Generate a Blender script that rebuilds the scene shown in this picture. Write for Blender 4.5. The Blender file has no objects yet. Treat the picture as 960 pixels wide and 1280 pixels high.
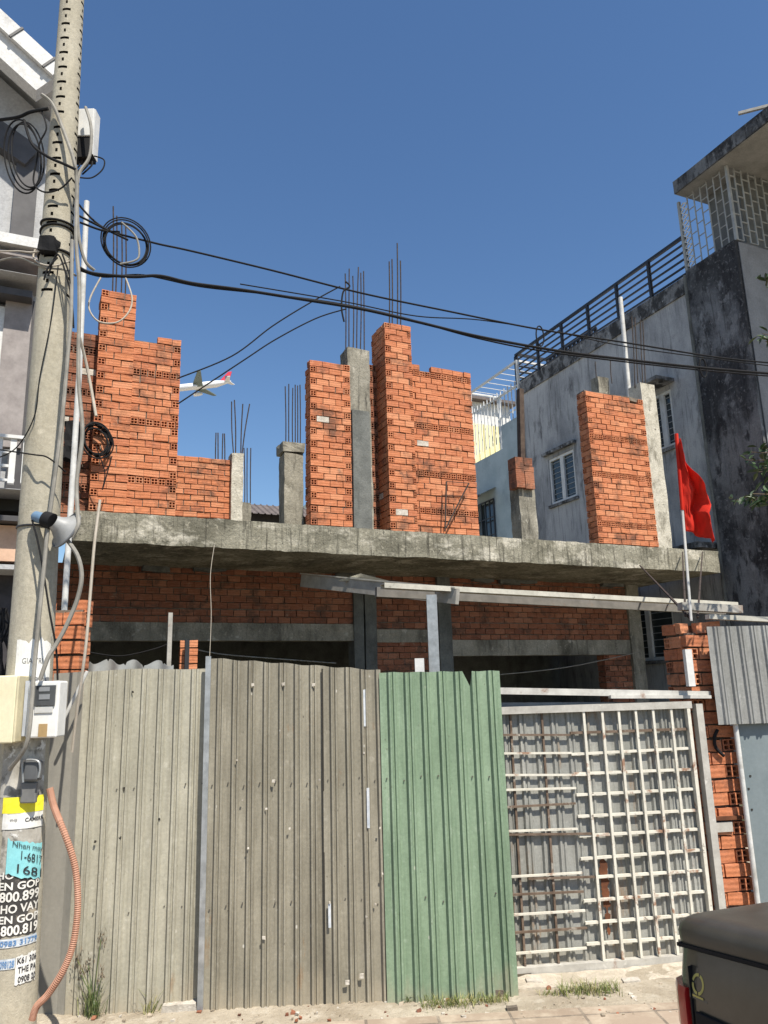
import bpy, bmesh, math, random
from mathutils import Vector, Matrix, noise
random.seed(7)
S = bpy.context.scene
COL = S.collection
R = math.radians

# ------------------------------------------------------------------ camera
FPX, PITCH, ROLL, EYE = 960.0, R(13.0), R(1.6), Vector((0, 0, 1.8))
cF = Vector((0, math.cos(PITCH), math.sin(PITCH)))
u0 = Vector((0, -math.sin(PITCH), math.cos(PITCH)))
r0 = Vector((1, 0, 0))
cR = math.cos(ROLL) * r0 - math.sin(ROLL) * u0
cU = math.sin(ROLL) * r0 + math.cos(ROLL) * u0
cam_d = bpy.data.cameras.new('camera')
cam = bpy.data.objects.new('camera', cam_d)
COL.objects.link(cam)
M = Matrix((cR, cU, -cF)).transposed().to_4x4()
M.translation = EYE
cam.matrix_world = M
cam_d.sensor_fit = 'HORIZONTAL'
cam_d.sensor_width = 36
cam_d.lens = 36 * FPX / 960
cam_d.clip_start = 0.05
cam_d.clip_end = 6000
S.camera = cam

def ray(px, py):
    return cF + (px - 480) / FPX * cR - (py - 640) / FPX * cU

class Frame:
    """A vertical reference plane: local x runs along it, y into depth, z up."""
    def __init__(s, ox, oy, ang, oz=0.0):
        s.m = Matrix.Translation((ox, oy, oz)) @ Matrix.Rotation(R(ang), 4, 'Z')
        s.i = s.m.inverted()
        s.c = s.i @ EYE
    def at(s, px, py, y=0.0):
        d = s.i.to_3x3() @ ray(px, py)
        t = (y - s.c.y) / d.y
        p = s.c + t * d
        return p.x, p.z
    def atx(s, px, py, x):
        d = s.i.to_3x3() @ ray(px, py)
        t = (x - s.c.x) / d.x
        p = s.c + t * d
        return p.y, p.z
    def v(s, px, py, y=0.0):
        x, z = s.at(px, py, y)
        return Vector((x, y, z))
    def gx(s, px, y, z):
        """local x of the point at depth y and height z seen in column px (near it)"""
        lo = 640.0
        for _ in range(6):
            x, zz = s.at(px, lo, y)
            x2, zz2 = s.at(px, lo + 1, y)
            lo += (z - zz) / (zz2 - zz)
        return s.at(px, lo, y)[0]
W0 = Frame(0, 0, 0)
FH = Frame(-3.55, 8.62, 24.5)          # the unfinished house
FF = Frame(-1.11, 5.06, 4.0)           # the sheet fence
FG = Frame(0.70, 5.44, 8.0)            # the gate

OFF, FRM = {}, {}

# ------------------------------------------------------------------ mesh builder
class MB:
    def __init__(s):
        s.v, s.f, s.m, s.mi = [], [], [], 0
    def face(s, pts):
        i = len(s.v)
        s.v += [tuple(p) for p in pts]
        s.f.append(tuple(range(i, i + len(pts))))
        s.m.append(s.mi)
    def quads(s, V, Fs):
        i = len(s.v)
        s.v += [tuple(p) for p in V]
        for f in Fs:
            s.f.append(tuple(i + k for k in f))
            s.m.append(s.mi)
    def box(s, x0, x1, y0, y1, z0, z1, jit=0.0):
        j = lambda: random.uniform(-jit, jit) if jit else 0
        V = [(x + j(), y + j(), z + j()) for z in (z0, z1) for x, y in ((x0, y0), (x1, y0), (x1, y1), (x0, y1))]
        s.quads(V, [(3, 2, 1, 0), (4, 5, 6, 7), (0, 1, 5, 4), (1, 2, 6, 5), (2, 3, 7, 6), (3, 0, 4, 7)])
        return s
    def bar(s, a, b, w, h, up=(0, 0, 1)):
        a, b = Vector(a), Vector(b)
        d = (b - a).normalized()
        upv = Vector(up)
        if abs(d.dot(upv)) > .98: upv = Vector((0, 1, 0))
        sx = d.cross(upv).normalized() * (w / 2)
        sz = sx.cross(d).normalized() * (h / 2)
        V = [a - sx - sz, a + sx - sz, a + sx + sz, a - sx + sz, b - sx - sz, b + sx - sz, b + sx + sz, b - sx + sz]
        s.quads(V, [(3, 2, 1, 0), (4, 5, 6, 7), (0, 1, 5, 4), (1, 2, 6, 5), (2, 3, 7, 6), (3, 0, 4, 7)])
        return s
    def tube(s, pts, r, seg=8, sub=0, closed=False, radii=None):
        P = [Vector(p) for p in pts]
        if sub:
            Q = []
            n = len(P)
            rng = range(n if closed else n - 1)
            for k in rng:
                g = lambda q: P[q % n] if closed else P[max(0, min(n - 1, q))]
                p0, p1, p2, p3 = g(k - 1), g(k), g(k + 1), g(k + 2)
                for q in range(sub):
                    t = q / sub
                    Q.append(.5 * ((2 * p1) + (p2 - p0) * t + (2 * p0 - 5 * p1 + 4 * p2 - p3) * t * t + (3 * p1 - p0 - 3 * p2 + p3) * t ** 3))
            if not closed: Q.append(P[-1])
            P = Q
        n = len(P)
        base = len(s.v)
        up = Vector((.31, .2, .93)).normalized()
        for k, p in enumerate(P):
            if closed: d = P[(k + 1) % n] - P[k - 1]
            else: d = P[min(k + 1, n - 1)] - P[max(k - 1, 0)]
            d = d.normalized() if d.length > 1e-9 else Vector((0, 0, 1))
            ax = up - d * up.dot(d)
            if ax.length < 1e-3: ax = Vector((1, 0, 0)) - d * d.x
            ax.normalize()
            up = ax
            ay = d.cross(ax)
            rr = radii[k] if radii else r
            for q in range(seg):
                a = 2 * math.pi * q / seg
                s.v.append(tuple(p + (ax * math.cos(a) + ay * math.sin(a)) * rr))
        for k in range(n if closed else n - 1):
            for q in range(seg):
                a, b = base + k * seg + q, base + k * seg + (q + 1) % seg
                k2 = (k + 1) % n
                c, d = base + k2 * seg + (q + 1) % seg, base + k2 * seg + q
                s.f.append((a, b, c, d)); s.m.append(s.mi)
        if not closed:
            s.f.append(tuple(base + q for q in reversed(range(seg)))); s.m.append(s.mi)
            s.f.append(tuple(base + (n - 1) * seg + q for q in range(seg))); s.m.append(s.mi)
        return s
    def build(s, name, mats, parent=None, frame=None, smooth=False, bevel=0, recalc=False):
        if not isinstance(mats, (list, tuple)): mats = [mats]
        me = bpy.data.meshes.new(name)
        o = bpy.data.objects.new(name, me)
        COL.objects.link(o)
        if parent is not None:
            off = OFF[parent.name]; frame = FRM[parent.name]
            o.parent = parent
        else:
            frame = frame or W0
            xs, ys, zs = zip(*s.v)
            off = Vector(((min(xs) + max(xs)) / 2, (min(ys) + max(ys)) / 2, min(zs)))
            o.matrix_world = frame.m @ Matrix.Translation(off)
        OFF[o.name] = off; FRM[o.name] = frame
        me.from_pydata([(x - off.x, y - off.y, z - off.z) for x, y, z in s.v], [], s.f)
        for m in mats: me.materials.append(m)
        me.polygons.foreach_set('material_index', s.m)
        if smooth: me.polygons.foreach_set('use_smooth', [True] * len(me.polygons))
        if recalc:
            bm = bmesh.new(); bm.from_mesh(me)
            bmesh.ops.recalc_face_normals(bm, faces=bm.faces); bm.to_mesh(me); bm.free()
        if bevel:
            md = o.modifiers.new('bevel', 'BEVEL'); md.width = bevel; md.segments = 2; md.limit_method = 'ANGLE'
        if smooth and hasattr(me, 'set_sharp_from_angle'): me.set_sharp_from_angle(angle=R(45))
        return o

def tag(o, label, cat, group=None, kind=None):
    if label: o['label'] = label
    if cat: o['category'] = cat
    if group: o['group'] = group
    if kind: o['kind'] = kind
    return o
def thing(name, label, cat, frame=None, base=(0, 0, 0), group=None):
    frame = frame or W0
    o = bpy.data.objects.new(name, None)
    o.empty_display_size = .2
    COL.objects.link(o)
    o.matrix_world = frame.m @ Matrix.Translation(base)
    OFF[o.name] = Vector(base); FRM[o.name] = frame
    return tag(o, label, cat, group)

# ------------------------------------------------------------------ materials
def nt(name):
    m = bpy.data.materials.new(name)
    m.use_nodes = True
    return m, m.node_tree.nodes, m.node_tree.links, m.node_tree.nodes['Principled BSDF']
def c4(c): return (c[0], c[1], c[2], 1)
def coords(N, L, stretch=(1, 1, 1), world=False):
    mp = N.new('ShaderNodeMapping')
    mp.inputs['Scale'].default_value = stretch
    if world:
        g = N.new('ShaderNodeNewGeometry'); L.new(g.outputs['Position'], mp.inputs['Vector'])
    else:
        t = N.new('ShaderNodeTexCoord'); L.new(t.outputs['Object'], mp.inputs['Vector'])
    return mp.outputs['Vector']
def noise_n(N, L, vec, scale, detail=6, rough=.6, dist=0):
    n = N.new('ShaderNodeTexNoise')
    n.inputs['Scale'].default_value = scale
    n.inputs['Detail'].default_value = detail
    n.inputs['Roughness'].default_value = rough
    n.inputs['Distortion'].default_value = dist
    L.new(vec, n.inputs['Vector'])
    return n.outputs['Fac']
def ramp(N, L, fac, a, b, ca=(0, 0, 0), cb=(1, 1, 1)):
    r = N.new('ShaderNodeValToRGB')
    r.color_ramp.elements[0].position = a; r.color_ramp.elements[0].color = c4(ca)
    r.color_ramp.elements[1].position = b; r.color_ramp.elements[1].color = c4(cb)
    L.new(fac, r.inputs['Fac'])
    return r.outputs['Color']
def mix(N, L, fac, a, b, mode='MIX'):
    x = N.new('ShaderNodeMix'); x.data_type = 'RGBA'; x.blend_type = mode
    if isinstance(fac, (int, float)): x.inputs[0].default_value = fac
    else: L.new(fac, x.inputs[0])
    for k, q in ((6, a), (7, b)):
        if isinstance(q, (tuple, list)): x.inputs[k].default_value = c4(q)
        else: L.new(q, x.inputs[k])
    return x.outputs[2]
def bump(N, L, B, h, dist, strength=1.0):
    b = N.new('ShaderNodeBump')
    b.inputs['Distance'].default_value = dist
    b.inputs['Strength'].default_value = strength
    L.new(h, b.inputs['Height'])
    L.new(b.outputs['Normal'], B.inputs['Normal'])

def surf(name, c1, c2, scale=3, stretch=(1, 1, 1), rough=.8, metal=0, layers=(), bmp=0, bscale=40, spec=.3, world=False, lo=.35, hi=.65, mottle=None):
    """weathered surface: two tones by noise, then stain layers (colour, scale, stretch, low, high[, strength])"""
    m, N, L, B = nt(name)
    col = ramp(N, L, noise_n(N, L, coords(N, L, stretch, world), scale), lo, hi, c1, c2)
    for ly in layers:
        c, sc, st, a, b = ly[:5]
        k = ly[5] if len(ly) > 5 else 1
        msk = ramp(N, L, noise_n(N, L, coords(N, L, st, world), sc, 8, .65, .3), a, b, (0, 0, 0), (k, k, k))
        col = mix(N, L, msk, col, c)
    if mottle is None: mottle = .22 if bmp else .10
    a_ = 1 - mottle; b_ = 1 + mottle * .6
    col = mix(N, L, 1.0, col, ramp(N, L, noise_n(N, L, coords(N, L, (1, 1, 1), world), 38, 9, .75), .32, .68, (a_, a_, a_), (b_, b_, b_)), 'MULTIPLY')
    L.new(col, B.inputs['Base Color'])
    B.inputs['Roughness'].default_value = rough
    B.inputs['Metallic'].default_value = metal
    B.inputs['Specular IOR Level'].default_value = spec
    if bmp:
        bump(N, L, B, noise_n(N, L, coords(N, L, (1, 1, 1), world), bscale, 5, .7), bmp)
    return m

def plain(name, c, rough=.5, metal=0, spec=.4, var=.15):
    d = tuple(max(0, x * (1 - var)) for x in c); e = tuple(min(1, x * (1 + var)) for x in c)
    return surf(name, d, e, 6, rough=rough, metal=metal, spec=spec)

def brick_mat(name, c_lo, c_mid, c_hi, dirt=(.10, .06, .045), dirt_hi=.72):
    m, N, L, B = nt(name)
    g = N.new('ShaderNodeNewGeometry')
    r = N.new('ShaderNodeValToRGB')
    e = r.color_ramp.elements
    e[0].position = 0; e[0].color = c4(c_lo)
    e[1].position = 1; e[1].color = c4(c_hi)
    x = e.new(.22); x.color = c4(tuple(.6 * a + .4 * b for a, b in zip(c_mid, c_lo)))
    x = e.new(.6); x.color = c4(c_mid)
    L.new(g.outputs['Random Per Island'], r.inputs['Fac'])
    col = r.outputs['Color']
    col = mix(N, L, ramp(N, L, noise_n(N, L, coords(N, L, (1, 1, 2)), 14, 6, .7), .45, .8, (0, 0, 0), (.6, .6, .6)), col, tuple(min(1, a * 1.25 + .06) for a in c_mid))
    col = mix(N, L, ramp(N, L, noise_n(N, L, coords(N, L), 3.1, 8, .7), .52, dirt_hi, (0, 0, 0), (.75, .75, .75)), col, dirt)
    col = mix(N, L, ramp(N, L, noise_n(N, L, coords(N, L), 9, 9, .8), .60, .68, (0, 0, 0), (.6, .6, .6)), col, (.40, .31, .23))
    col = mix(N, L, ramp(N, L, noise_n(N, L, coords(N, L, (1, 1, 1.6)), 26, 6, .75), .58, .68, (0, 0, 0), (.75, .75, .75)), col, (.13, .06, .04))
    col = mix(N, L, 1.0, col, ramp(N, L, noise_n(N, L, coords(N, L), 70, 8, .8), .3, .7, (.78, .78, .78), (1.16, 1.16, 1.16)), 'MULTIPLY')
    L.new(col, B.inputs['Base Color'])
    B.inputs['Roughness'].default_value = .92
    B.inputs['Specular IOR Level'].default_value = .15
    wv = N.new('ShaderNodeTexWave'); wv.wave_type = 'BANDS'; wv.bands_direction = 'Z'
    wv.inputs['Scale'].default_value = 9; wv.inputs['Distortion'].default_value = 1.5
    L.new(coords(N, L), wv.inputs['Vector'])
    h = mix(N, L, .5, wv.outputs['Fac'], noise_n(N, L, coords(N, L), 60, 5, .7))
    bump(N, L, B, h, .004, .8)
    return m

BRICK = brick_mat('fired_brick', (.405, .143, .072), (.495, .183, .086), (.555, .243, .128), dirt_hi=.66)
BRICK_DIRTY_SHADE = brick_mat('dirty_shade_brick', (.18, .07, .042), (.255, .10, .056), (.33, .145, .085), dirt_hi=.60)  # dirtier brick, with the shade under the slab also put into its colour
MORTAR = surf('mortar', (.105, .085, .066), (.235, .20, .16), 7, rough=.97, bmp=.008, bscale=50)
MORTAR_PALE = surf('pale_mortar', (.42, .38, .32), (.60, .56, .49), 14, rough=.95, bmp=.006, bscale=50)
CONC = surf('weathered_concrete', (.22, .205, .165), (.33, .31, .255), 4, rough=.95, bmp=.010, bscale=30, mottle=.3,
            layers=(((.075, .07, .055), 2.2, (1, 1, .35), .48, .64, .85), ((.50, .47, .40), 5, (1, 1, .8), .60, .68, .8), ((.05, .047, .04), 9, (2.2, 2.2, .2), .56, .70, .8), ((.42, .39, .32), 17, (1, 1, 1), .60, .68, .7)))
CONC_SLAB = surf('slab_concrete', (.225, .212, .162), (.315, .298, .235), 2.4, rough=.97, bmp=.016, bscale=22, mottle=.34,
            layers=(((.10, .095, .07), 1.3, (1, 1, 1.8), .44, .62, .8), ((.60, .565, .475), 2.2, (1, 1, 1.6), .54, .64, .7), ((.42, .39, .31), 9, (1, 1, 1), .56, .64, .7), ((.055, .052, .04), 8, (2.8, 2.8, .16), .52, .66, .85), ((.04, .04, .032), 20, (1, 1, 1), .60, .68, .85)))
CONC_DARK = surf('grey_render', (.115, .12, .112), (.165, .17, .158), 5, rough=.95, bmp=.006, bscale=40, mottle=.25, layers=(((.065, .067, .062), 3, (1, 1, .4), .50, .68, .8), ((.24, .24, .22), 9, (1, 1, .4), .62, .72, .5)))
CONC_PALE = surf('pale_concrete', (.43, .405, .335), (.56, .53, .45), 7, rough=.96, bmp=.012, bscale=26, mottle=.3,
            layers=(((.17, .155, .12), 5, (1, 1, .5), .52, .64, .85), ((.08, .072, .055), 16, (1, 1, 1), .60, .68, .85)))
REBAR = surf('rusty_rebar', (.030, .026, .024), (.07, .05, .04), 20, rough=.85)
BLACK = plain('black_rubber', (.012, .012, .013), .8, spec=.2)
BLACKM = plain('black_painted_steel', (.022, .023, .027), .5)
GREYCAB = surf('grey_cable_sheath', (.20, .19, .165), (.30, .285, .25), 9, rough=.75)
PALECAB = surf('pale_cable_sheath', (.40, .355, .29), (.50, .45, .38), 9, rough=.75)
WHITEPVC = surf('white_pvc', (.48, .48, .46), (.62, .62, .6), 8, rough=.5, layers=(((.28, .26, .22), 5, (1, 1, 1), .54, .70, .7),))
WHITEP = surf('white_paint', (.55, .55, .53), (.68, .68, .66), 5, rough=.65, layers=(((.33, .31, .27), 4, (1, 1, .4), .56, .74, .7),))
STEEL_GALV = surf('galvanised_steel', (.30, .315, .32), (.46, .48, .49), 12, rough=.42, metal=.55, layers=(((.25, .24, .22), 5, (1, 1, .3), .55, .75, .5),))
STEEL_DULL = surf('dull_steel', (.30, .29, .26), (.42, .40, .36), 8, rough=.65, metal=.1, layers=(((.22, .10, .05), 6, (1, 1, 1), .60, .72, .7),))
STEEL_DARK = surf('grimy_steel', (.13, .125, .115), (.19, .18, .165), 7, rough=.75, layers=(((.2, .10, .05), 6, (1, 1, 1), .62, .74, .6),))
STEEL_PALE = surf('pale_gutter_paint', (.40, .385, .33), (.54, .52, .45), 6, rough=.6, layers=(((.13, .12, .10), 9, (1, 1, 1), .62, .70, .85), ((.30, .17, .09), 7, (1, 1, 1), .66, .75, .6)))
def sheet_mat(name, c1, c2, dark, light, rust=.74, mud=.10, speck=.5):
    m, N, L, B = nt(name)
    v = coords(N, L)
    col = ramp(N, L, noise_n(N, L, coords(N, L, (1, 1, .45)), 2.3, 8, .65), .36, .64, c1, c2)
    # broad grime, long drips, fine mottling
    col = mix(N, L, ramp(N, L, noise_n(N, L, coords(N, L, (1.6, 1, .22)), 3.2, 9, .7, .4), .46, .68, (0, 0, 0), (.8, .8, .8)), col, dark)
    col = mix(N, L, ramp(N, L, noise_n(N, L, coords(N, L, (1, 1, .035)), 34, 5, .6), .54, .68, (0, 0, 0), (.55, .55, .55)), col, dark)
    col = mix(N, L, ramp(N, L, noise_n(N, L, coords(N, L, (1, 1, .05)), 21, 6, .7), .60, .72, (0, 0, 0), (.55, .55, .55)), col, light)
    col = mix(N, L, ramp(N, L, noise_n(N, L, coords(N, L, (1, 1, .7)), 13, 9, .75), .58, .70, (0, 0, 0), (.6, .6, .6)), col, light)
    col = mix(N, L, ramp(N, L, noise_n(N, L, coords(N, L, (1.2, 1, .25)), 6.5, 8, .7), rust - .08, rust, (0, 0, 0), (.65, .65, .65)), col, (.25, .15, .075))
    col = mix(N, L, 1.0, col, ramp(N, L, noise_n(N, L, v, 55, 9, .8), .3, .7, (.76, .76, .76), (1.14, 1.14, 1.14)), 'MULTIPLY')
    # chips and paint flecks
    for sc, th, c in ((17, .085, (.58, .56, .50)), (29, .10, (.09, .08, .065))):
        vo = N.new('ShaderNodeTexVoronoi'); vo.inputs['Scale'].default_value = sc; vo.inputs['Randomness'].default_value = 1
        L.new(coords(N, L, (1, 1, .6)), vo.inputs['Vector'])
        dot = ramp(N, L, vo.outputs['Distance'], th, th + .05, (speck, speck, speck), (0, 0, 0))
        gate_ = ramp(N, L, noise_n(N, L, v, 4.1 + sc * .1, 4, .6), .55, .60)
        col = mix(N, L, mix(N, L, 1.0, dot, gate_, 'MULTIPLY'), col, c)
    # dried mud splashed up from the ground
    if mud:
        sx = N.new('ShaderNodeSeparateXYZ'); L.new(v, sx.inputs[0])
        z_ = N.new('ShaderNodeMath'); z_.operation = 'MULTIPLY_ADD'; L.new(sx.outputs['Z'], z_.inputs[0]); z_.inputs[1].default_value = 1.5; z_.inputs[2].default_value = .62 - mud
        ad = N.new('ShaderNodeMath'); ad.operation = 'MULTIPLY_ADD'; L.new(noise_n(N, L, coords(N, L, (1, 1, .35)), 5, 9, .75), ad.inputs[0]); ad.inputs[1].default_value = -.95; L.new(z_.outputs[0], ad.inputs[2])
        mk = ramp(N, L, ad.outputs[0], .0, .34, (.7, .7, .7), (0, 0, 0))
        col = mix(N, L, mk, col, (.36, .31, .23))
    L.new(col, B.inputs['Base Color'])
    B.inputs['Roughness'].default_value = .62
    B.inputs['Specular IOR Level'].default_value = .25
    bump(N, L, B, mix(N, L, .12, noise_n(N, L, coords(N, L, (1, 1, .5)), 4.5, 3, .5), noise_n(N, L, v, 45, 6, .7)), .020, .55)
    return m
SHEET_L = sheet_mat('warm_grey_sheet', (.345, .33, .262), (.435, .415, .335), (.25, .235, .185), (.53, .51, .44), .72)
SHEET_C = sheet_mat('brown_grey_sheet', (.245, .226, .175), (.315, .292, .23), (.165, .15, .115), (.41, .385, .32), .70, speck=.75)
SHEET_G = sheet_mat('faded_green_sheet', (.205, .285, .19), (.255, .345, .238), (.135, .20, .13), (.35, .43, .33), .80, .02)
SHEET_N = sheet_mat('grey_steel_sheet', (.25, .255, .245), (.335, .34, .33), (.17, .17, .158), (.45, .45, .43), .76, 0)
SHEET_B = sheet_mat('gate_backing_sheet', (.27, .272, .25), (.35, .352, .325), (.20, .20, .175), (.47, .46, .40), .66, .04)
RUST = surf('rust', (.09, .035, .018), (.17, .065, .03), 12, rough=.9)
GATE_W = surf('chipped_white_bar_paint', (.56, .535, .455), (.68, .655, .57), 10, rough=.65,
              layers=(((.24, .105, .05), 7, (1, 1, 1), .56, .64, .85), ((.09, .07, .055), 20, (1, 1, 1), .62, .68, .85)))
GATE_R = surf('rusted_bar', (.10, .07, .05), (.19, .14, .105), 12, rough=.9, layers=(((.48, .45, .39), 7, (1, 1, 1), .58, .66, .8),))
GATE_F = surf('gate_frame_paint', (.36, .345, .31), (.48, .465, .42), 10, rough=.65, layers=(((.20, .10, .06), 9, (1, 1, 1), .62, .72, .7), ((.7, .68, .62), 14, (1, 1, 1), .62, .70, .6)))
BLUEGREY = surf('blue_grey_gate_paint', (.145, .18, .192), (.185, .22, .232), 3, rough=.5, layers=(((.16, .19, .20), 3, (1, 1, .3), .55, .75, .6), ((.40, .36, .3), 30, (1, 1, 1), .70, .74, .7)))
POLE = surf('spun_concrete', (.35, .322, .25), (.435, .402, .32), 5, (1, 1, .5), rough=.9, bmp=.003, bscale=90,
            layers=(((.33, .29, .21), 2.2, (1.4, 1.4, .3), .5, .72, .6), ((.62, .57, .46), 22, (1, 1, .6), .62, .74, .5)))
HOLE = plain('hole_shade', (.03, .027, .022), .95)  # shade inside pits and openings put into the colour; also on dark washers
WALL_G = surf('grey_house_paint', (.365, .367, .37), (.455, .455, .45), 1.3, rough=.9, bmp=.005, bscale=26, mottle=.2,
              layers=(((.175, .18, .19), 1.1, (1, 1, .5), .46, .66, .8), ((.07, .07, .075), 2.6, (1, 1, .45), .56, .70, .8), ((.43, .44, .455), 5, (1, 1, .25), .60, .72, .5), ((.10, .10, .10), 11, (1, 1.6, .10), .54, .68, .75), ((.44, .44, .44), 14, (1, 1, 1), .62, .70, .5)))
WALL_MOULD = surf('mould_blackened_render', (.13, .135, .14), (.21, .215, .222), 1.2, (1, 1, .6), rough=.95, bmp=.008, bscale=26, mottle=.3,
              layers=(((.028, .028, .030), 1.1, (1, 1, .55), .43, .56, .9), ((.27, .275, .28), 3.2, (1, 1, .7), .56, .66, .8), ((.022, .022, .024), 5.5, (1, 1, .4), .52, .62, .85), ((.20, .20, .205), 15, (1, 1, 1), .56, .66, .7), ((.02, .02, .022), 11, (1, 1.6, .10), .56, .68, .7)))
WALL_EDGE = surf('parapet_grime', (.15, .15, .15), (.27, .272, .275), 2.2, rough=.95, bmp=.008, bscale=26, mottle=.3,
              layers=(((.035, .035, .035), 3.2, (1, 1, .8), .46, .56, .92), ((.44, .44, .44), 8, (1, 1, .8), .58, .68, .7), ((.03, .03, .03), 15, (1, 1, .4), .56, .66, .8)))
WALL_BLUE = surf('blue_grey_render', (.31, .38, .40), (.40, .47, .49), 1.6, rough=.9, layers=(((.23, .28, .30), 2, (1, 1, .6), .50, .70, .8), ((.5, .52, .52), 6, (1, 1, .5), .62, .75, .5)))
CREAM = surf('cream_sheet', (.72, .66, .36), (.80, .74, .45), 2, rough=.6)
ROOF_BR = surf('brown_roof_sheet', (.10, .085, .08), (.15, .125, .115), 3, rough=.8)
GLASS = plain('dark_glass', (.035, .045, .05), .08, spec=.6)
CAGE = surf('grey_cage_paint', (.26, .27, .265), (.36, .37, .36), 6, rough=.6)
PINKCONC = surf('warm_wall', (.5, .32, .22), (.62, .42, .3), 3, rough=.85)
HOUSE_W = surf('white_plaster', (.54, .54, .53), (.66, .66, .65), 3, rough=.75, bmp=.002, layers=(((.33, .32, .30), 5, (1, 1, .4), .56, .72, .7),))
HOUSE_G = surf('pale_grey_plaster', (.36, .365, .37), (.44, .445, .45), 2, rough=.85, bmp=.003, layers=(((.26, .26, .27), 3, (1, 1, .3), .52, .70, .7),))
HOUSE_D = surf('dark_grey_stone', (.055, .053, .055), (.085, .082, .084), 4, rough=.5)
HOUSE_M = surf('brown_grey_stone', (.22, .195, .185), (.30, .27, .255), 7, rough=.6)
FLAGRED = surf('red_flag_cloth', (.66, .030, .016), (.76, .05, .025), 6, rough=.8)
_n, _l = FLAGRED.node_tree.nodes, FLAGRED.node_tree.links
_t = _n.new('ShaderNodeBsdfTranslucent'); _t.inputs['Color'].default_value = (.75, .05, .02, 1)
_x = _n.new('ShaderNodeMixShader'); _x.inputs[0].default_value = .35
_l.new(_n['Principled BSDF'].outputs[0], _x.inputs[1]); _l.new(_t.outputs[0], _x.inputs[2]); _l.new(_x.outputs[0], _n['Material Output'].inputs['Surface'])

ORANGE = surf('orange_conduit', (.36, .185, .12), (.43, .235, .16), 9, rough=.55, layers=(((.40, .26, .18), 8, (1, 1, 1), .58, .72, .6),))
CARPAINT = surf('dark_grey_car_paint', (.050, .044, .033), (.062, .055, .042), 8, rough=.2, spec=.6, layers=(((.11, .105, .09), 3, (1, 1, 1), .52, .85, .35),))
CARLID = surf('charcoal_bed_cover', (.036, .033, .026), (.050, .046, .037), 5, rough=.36, spec=.5, bmp=.004, bscale=3, mottle=.06, layers=(((.14, .13, .115), 3, (1, 1, 1), .50, .85, .5),))
TAILRED = plain('tail_lamp_red', (.28, .012, .012), .15, spec=.6)
TYRE = plain('tyre_rubber', (.02, .02, .02), .85)
STICKER_Y = plain('yellow_sticker', (.42, .36, .10), .6)

# ground
def ground_mat():
    m, N, L, B = nt('dusty_ground')
    v = coords(N, L, (1, 1, 1), True)
    c = ramp(N, L, noise_n(N, L, v, 1.6, 9, .7), .35, .7, (.30, .25, .18), (.52, .46, .36))
    c = mix(N, L, ramp(N, L, noise_n(N, L, v, 7, 8, .7), .52, .72, (0, 0, 0), (.7, .7, .7)), c, (.62, .57, .47))
    c = mix(N, L, ramp(N, L, noise_n(N, L, v, 30, 5, .7), .58, .72, (0, 0, 0), (.8, .8, .8)), c, (.20, .16, .11))
    L.new(c, B.inputs['Base Color']); B.inputs['Roughness'].default_value = .97
    bump(N, L, B, noise_n(N, L, v, 22, 9, .75), .02)
    return m
def paving_mat():
    m, N, L, B = nt('paving_tiles')
    v = coords(N, L, (1, 1, 1))
    b = N.new('ShaderNodeTexBrick')
    b.inputs['Scale'].default_value = 1
    b.inputs['Brick Width'].default_value = .40; b.inputs['Row Height'].default_value = .40
    b.inputs['Mortar Size'].default_value = .008; b.offset = .0
    b.inputs['Color1'].default_value = c4((.29, .225, .165)); b.inputs['Color2'].default_value = c4((.36, .285, .215)); b.inputs['Mortar'].default_value = c4((.16, .13, .10))
    L.new(v, b.inputs['Vector'])
    c = mix(N, L, ramp(N, L, noise_n(N, L, v, 5, 9, .7), .46, .66, (0, 0, 0), (.85, .85, .85)), b.outputs['Color'], (.45, .38, .29))
    c = mix(N, L, ramp(N, L, noise_n(N, L, v, 2, 9, .7), .55, .75, (0, 0, 0), (.7, .7, .7)), c, (.20, .155, .11))
    L.new(c, B.inputs['Base Color']); B.inputs['Roughness'].default_value = .9
    bump(N, L, B, mix(N, L, .4, b.outputs['Fac'], noise_n(N, L, v, 30, 6, .7)), -.006)
    return m
GROUND, PAVING = ground_mat(), paving_mat()
ASPHALT = surf('asphalt', (.045, .045, .047), (.065, .064, .063), 20, rough=.9, bmp=.004, bscale=90, world=True)
FOREST = None
def leaf_mat(name, a, b, c):
    m, N, L, B = nt(name)
    g = N.new('ShaderNodeNewGeometry')
    r = N.new('ShaderNodeValToRGB'); e = r.color_ramp.elements
    e[0].color = c4(a); e[1].color = c4(c); x = e.new(.5); x.color = c4(b)
    L.new(g.outputs['Random Per Island'], r.inputs['Fac'])
    L.new(r.outputs['Color'], B.inputs['Base Color'])
    B.inputs['Roughness'].default_value = .5
    return m
LEAF = leaf_mat('leaf_green', (.018, .04, .012), (.03, .065, .017), (.06, .10, .028))
GRASS = leaf_mat('grass_blades', (.09, .13, .03), (.16, .19, .05), (.34, .30, .12))
WEED = leaf_mat('weed_leaf', (.05, .09, .025), (.09, .13, .04), (.20, .20, .08))
BARK = surf('bark', (.10, .075, .05), (.17, .13, .09), 12, rough=.95)

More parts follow.
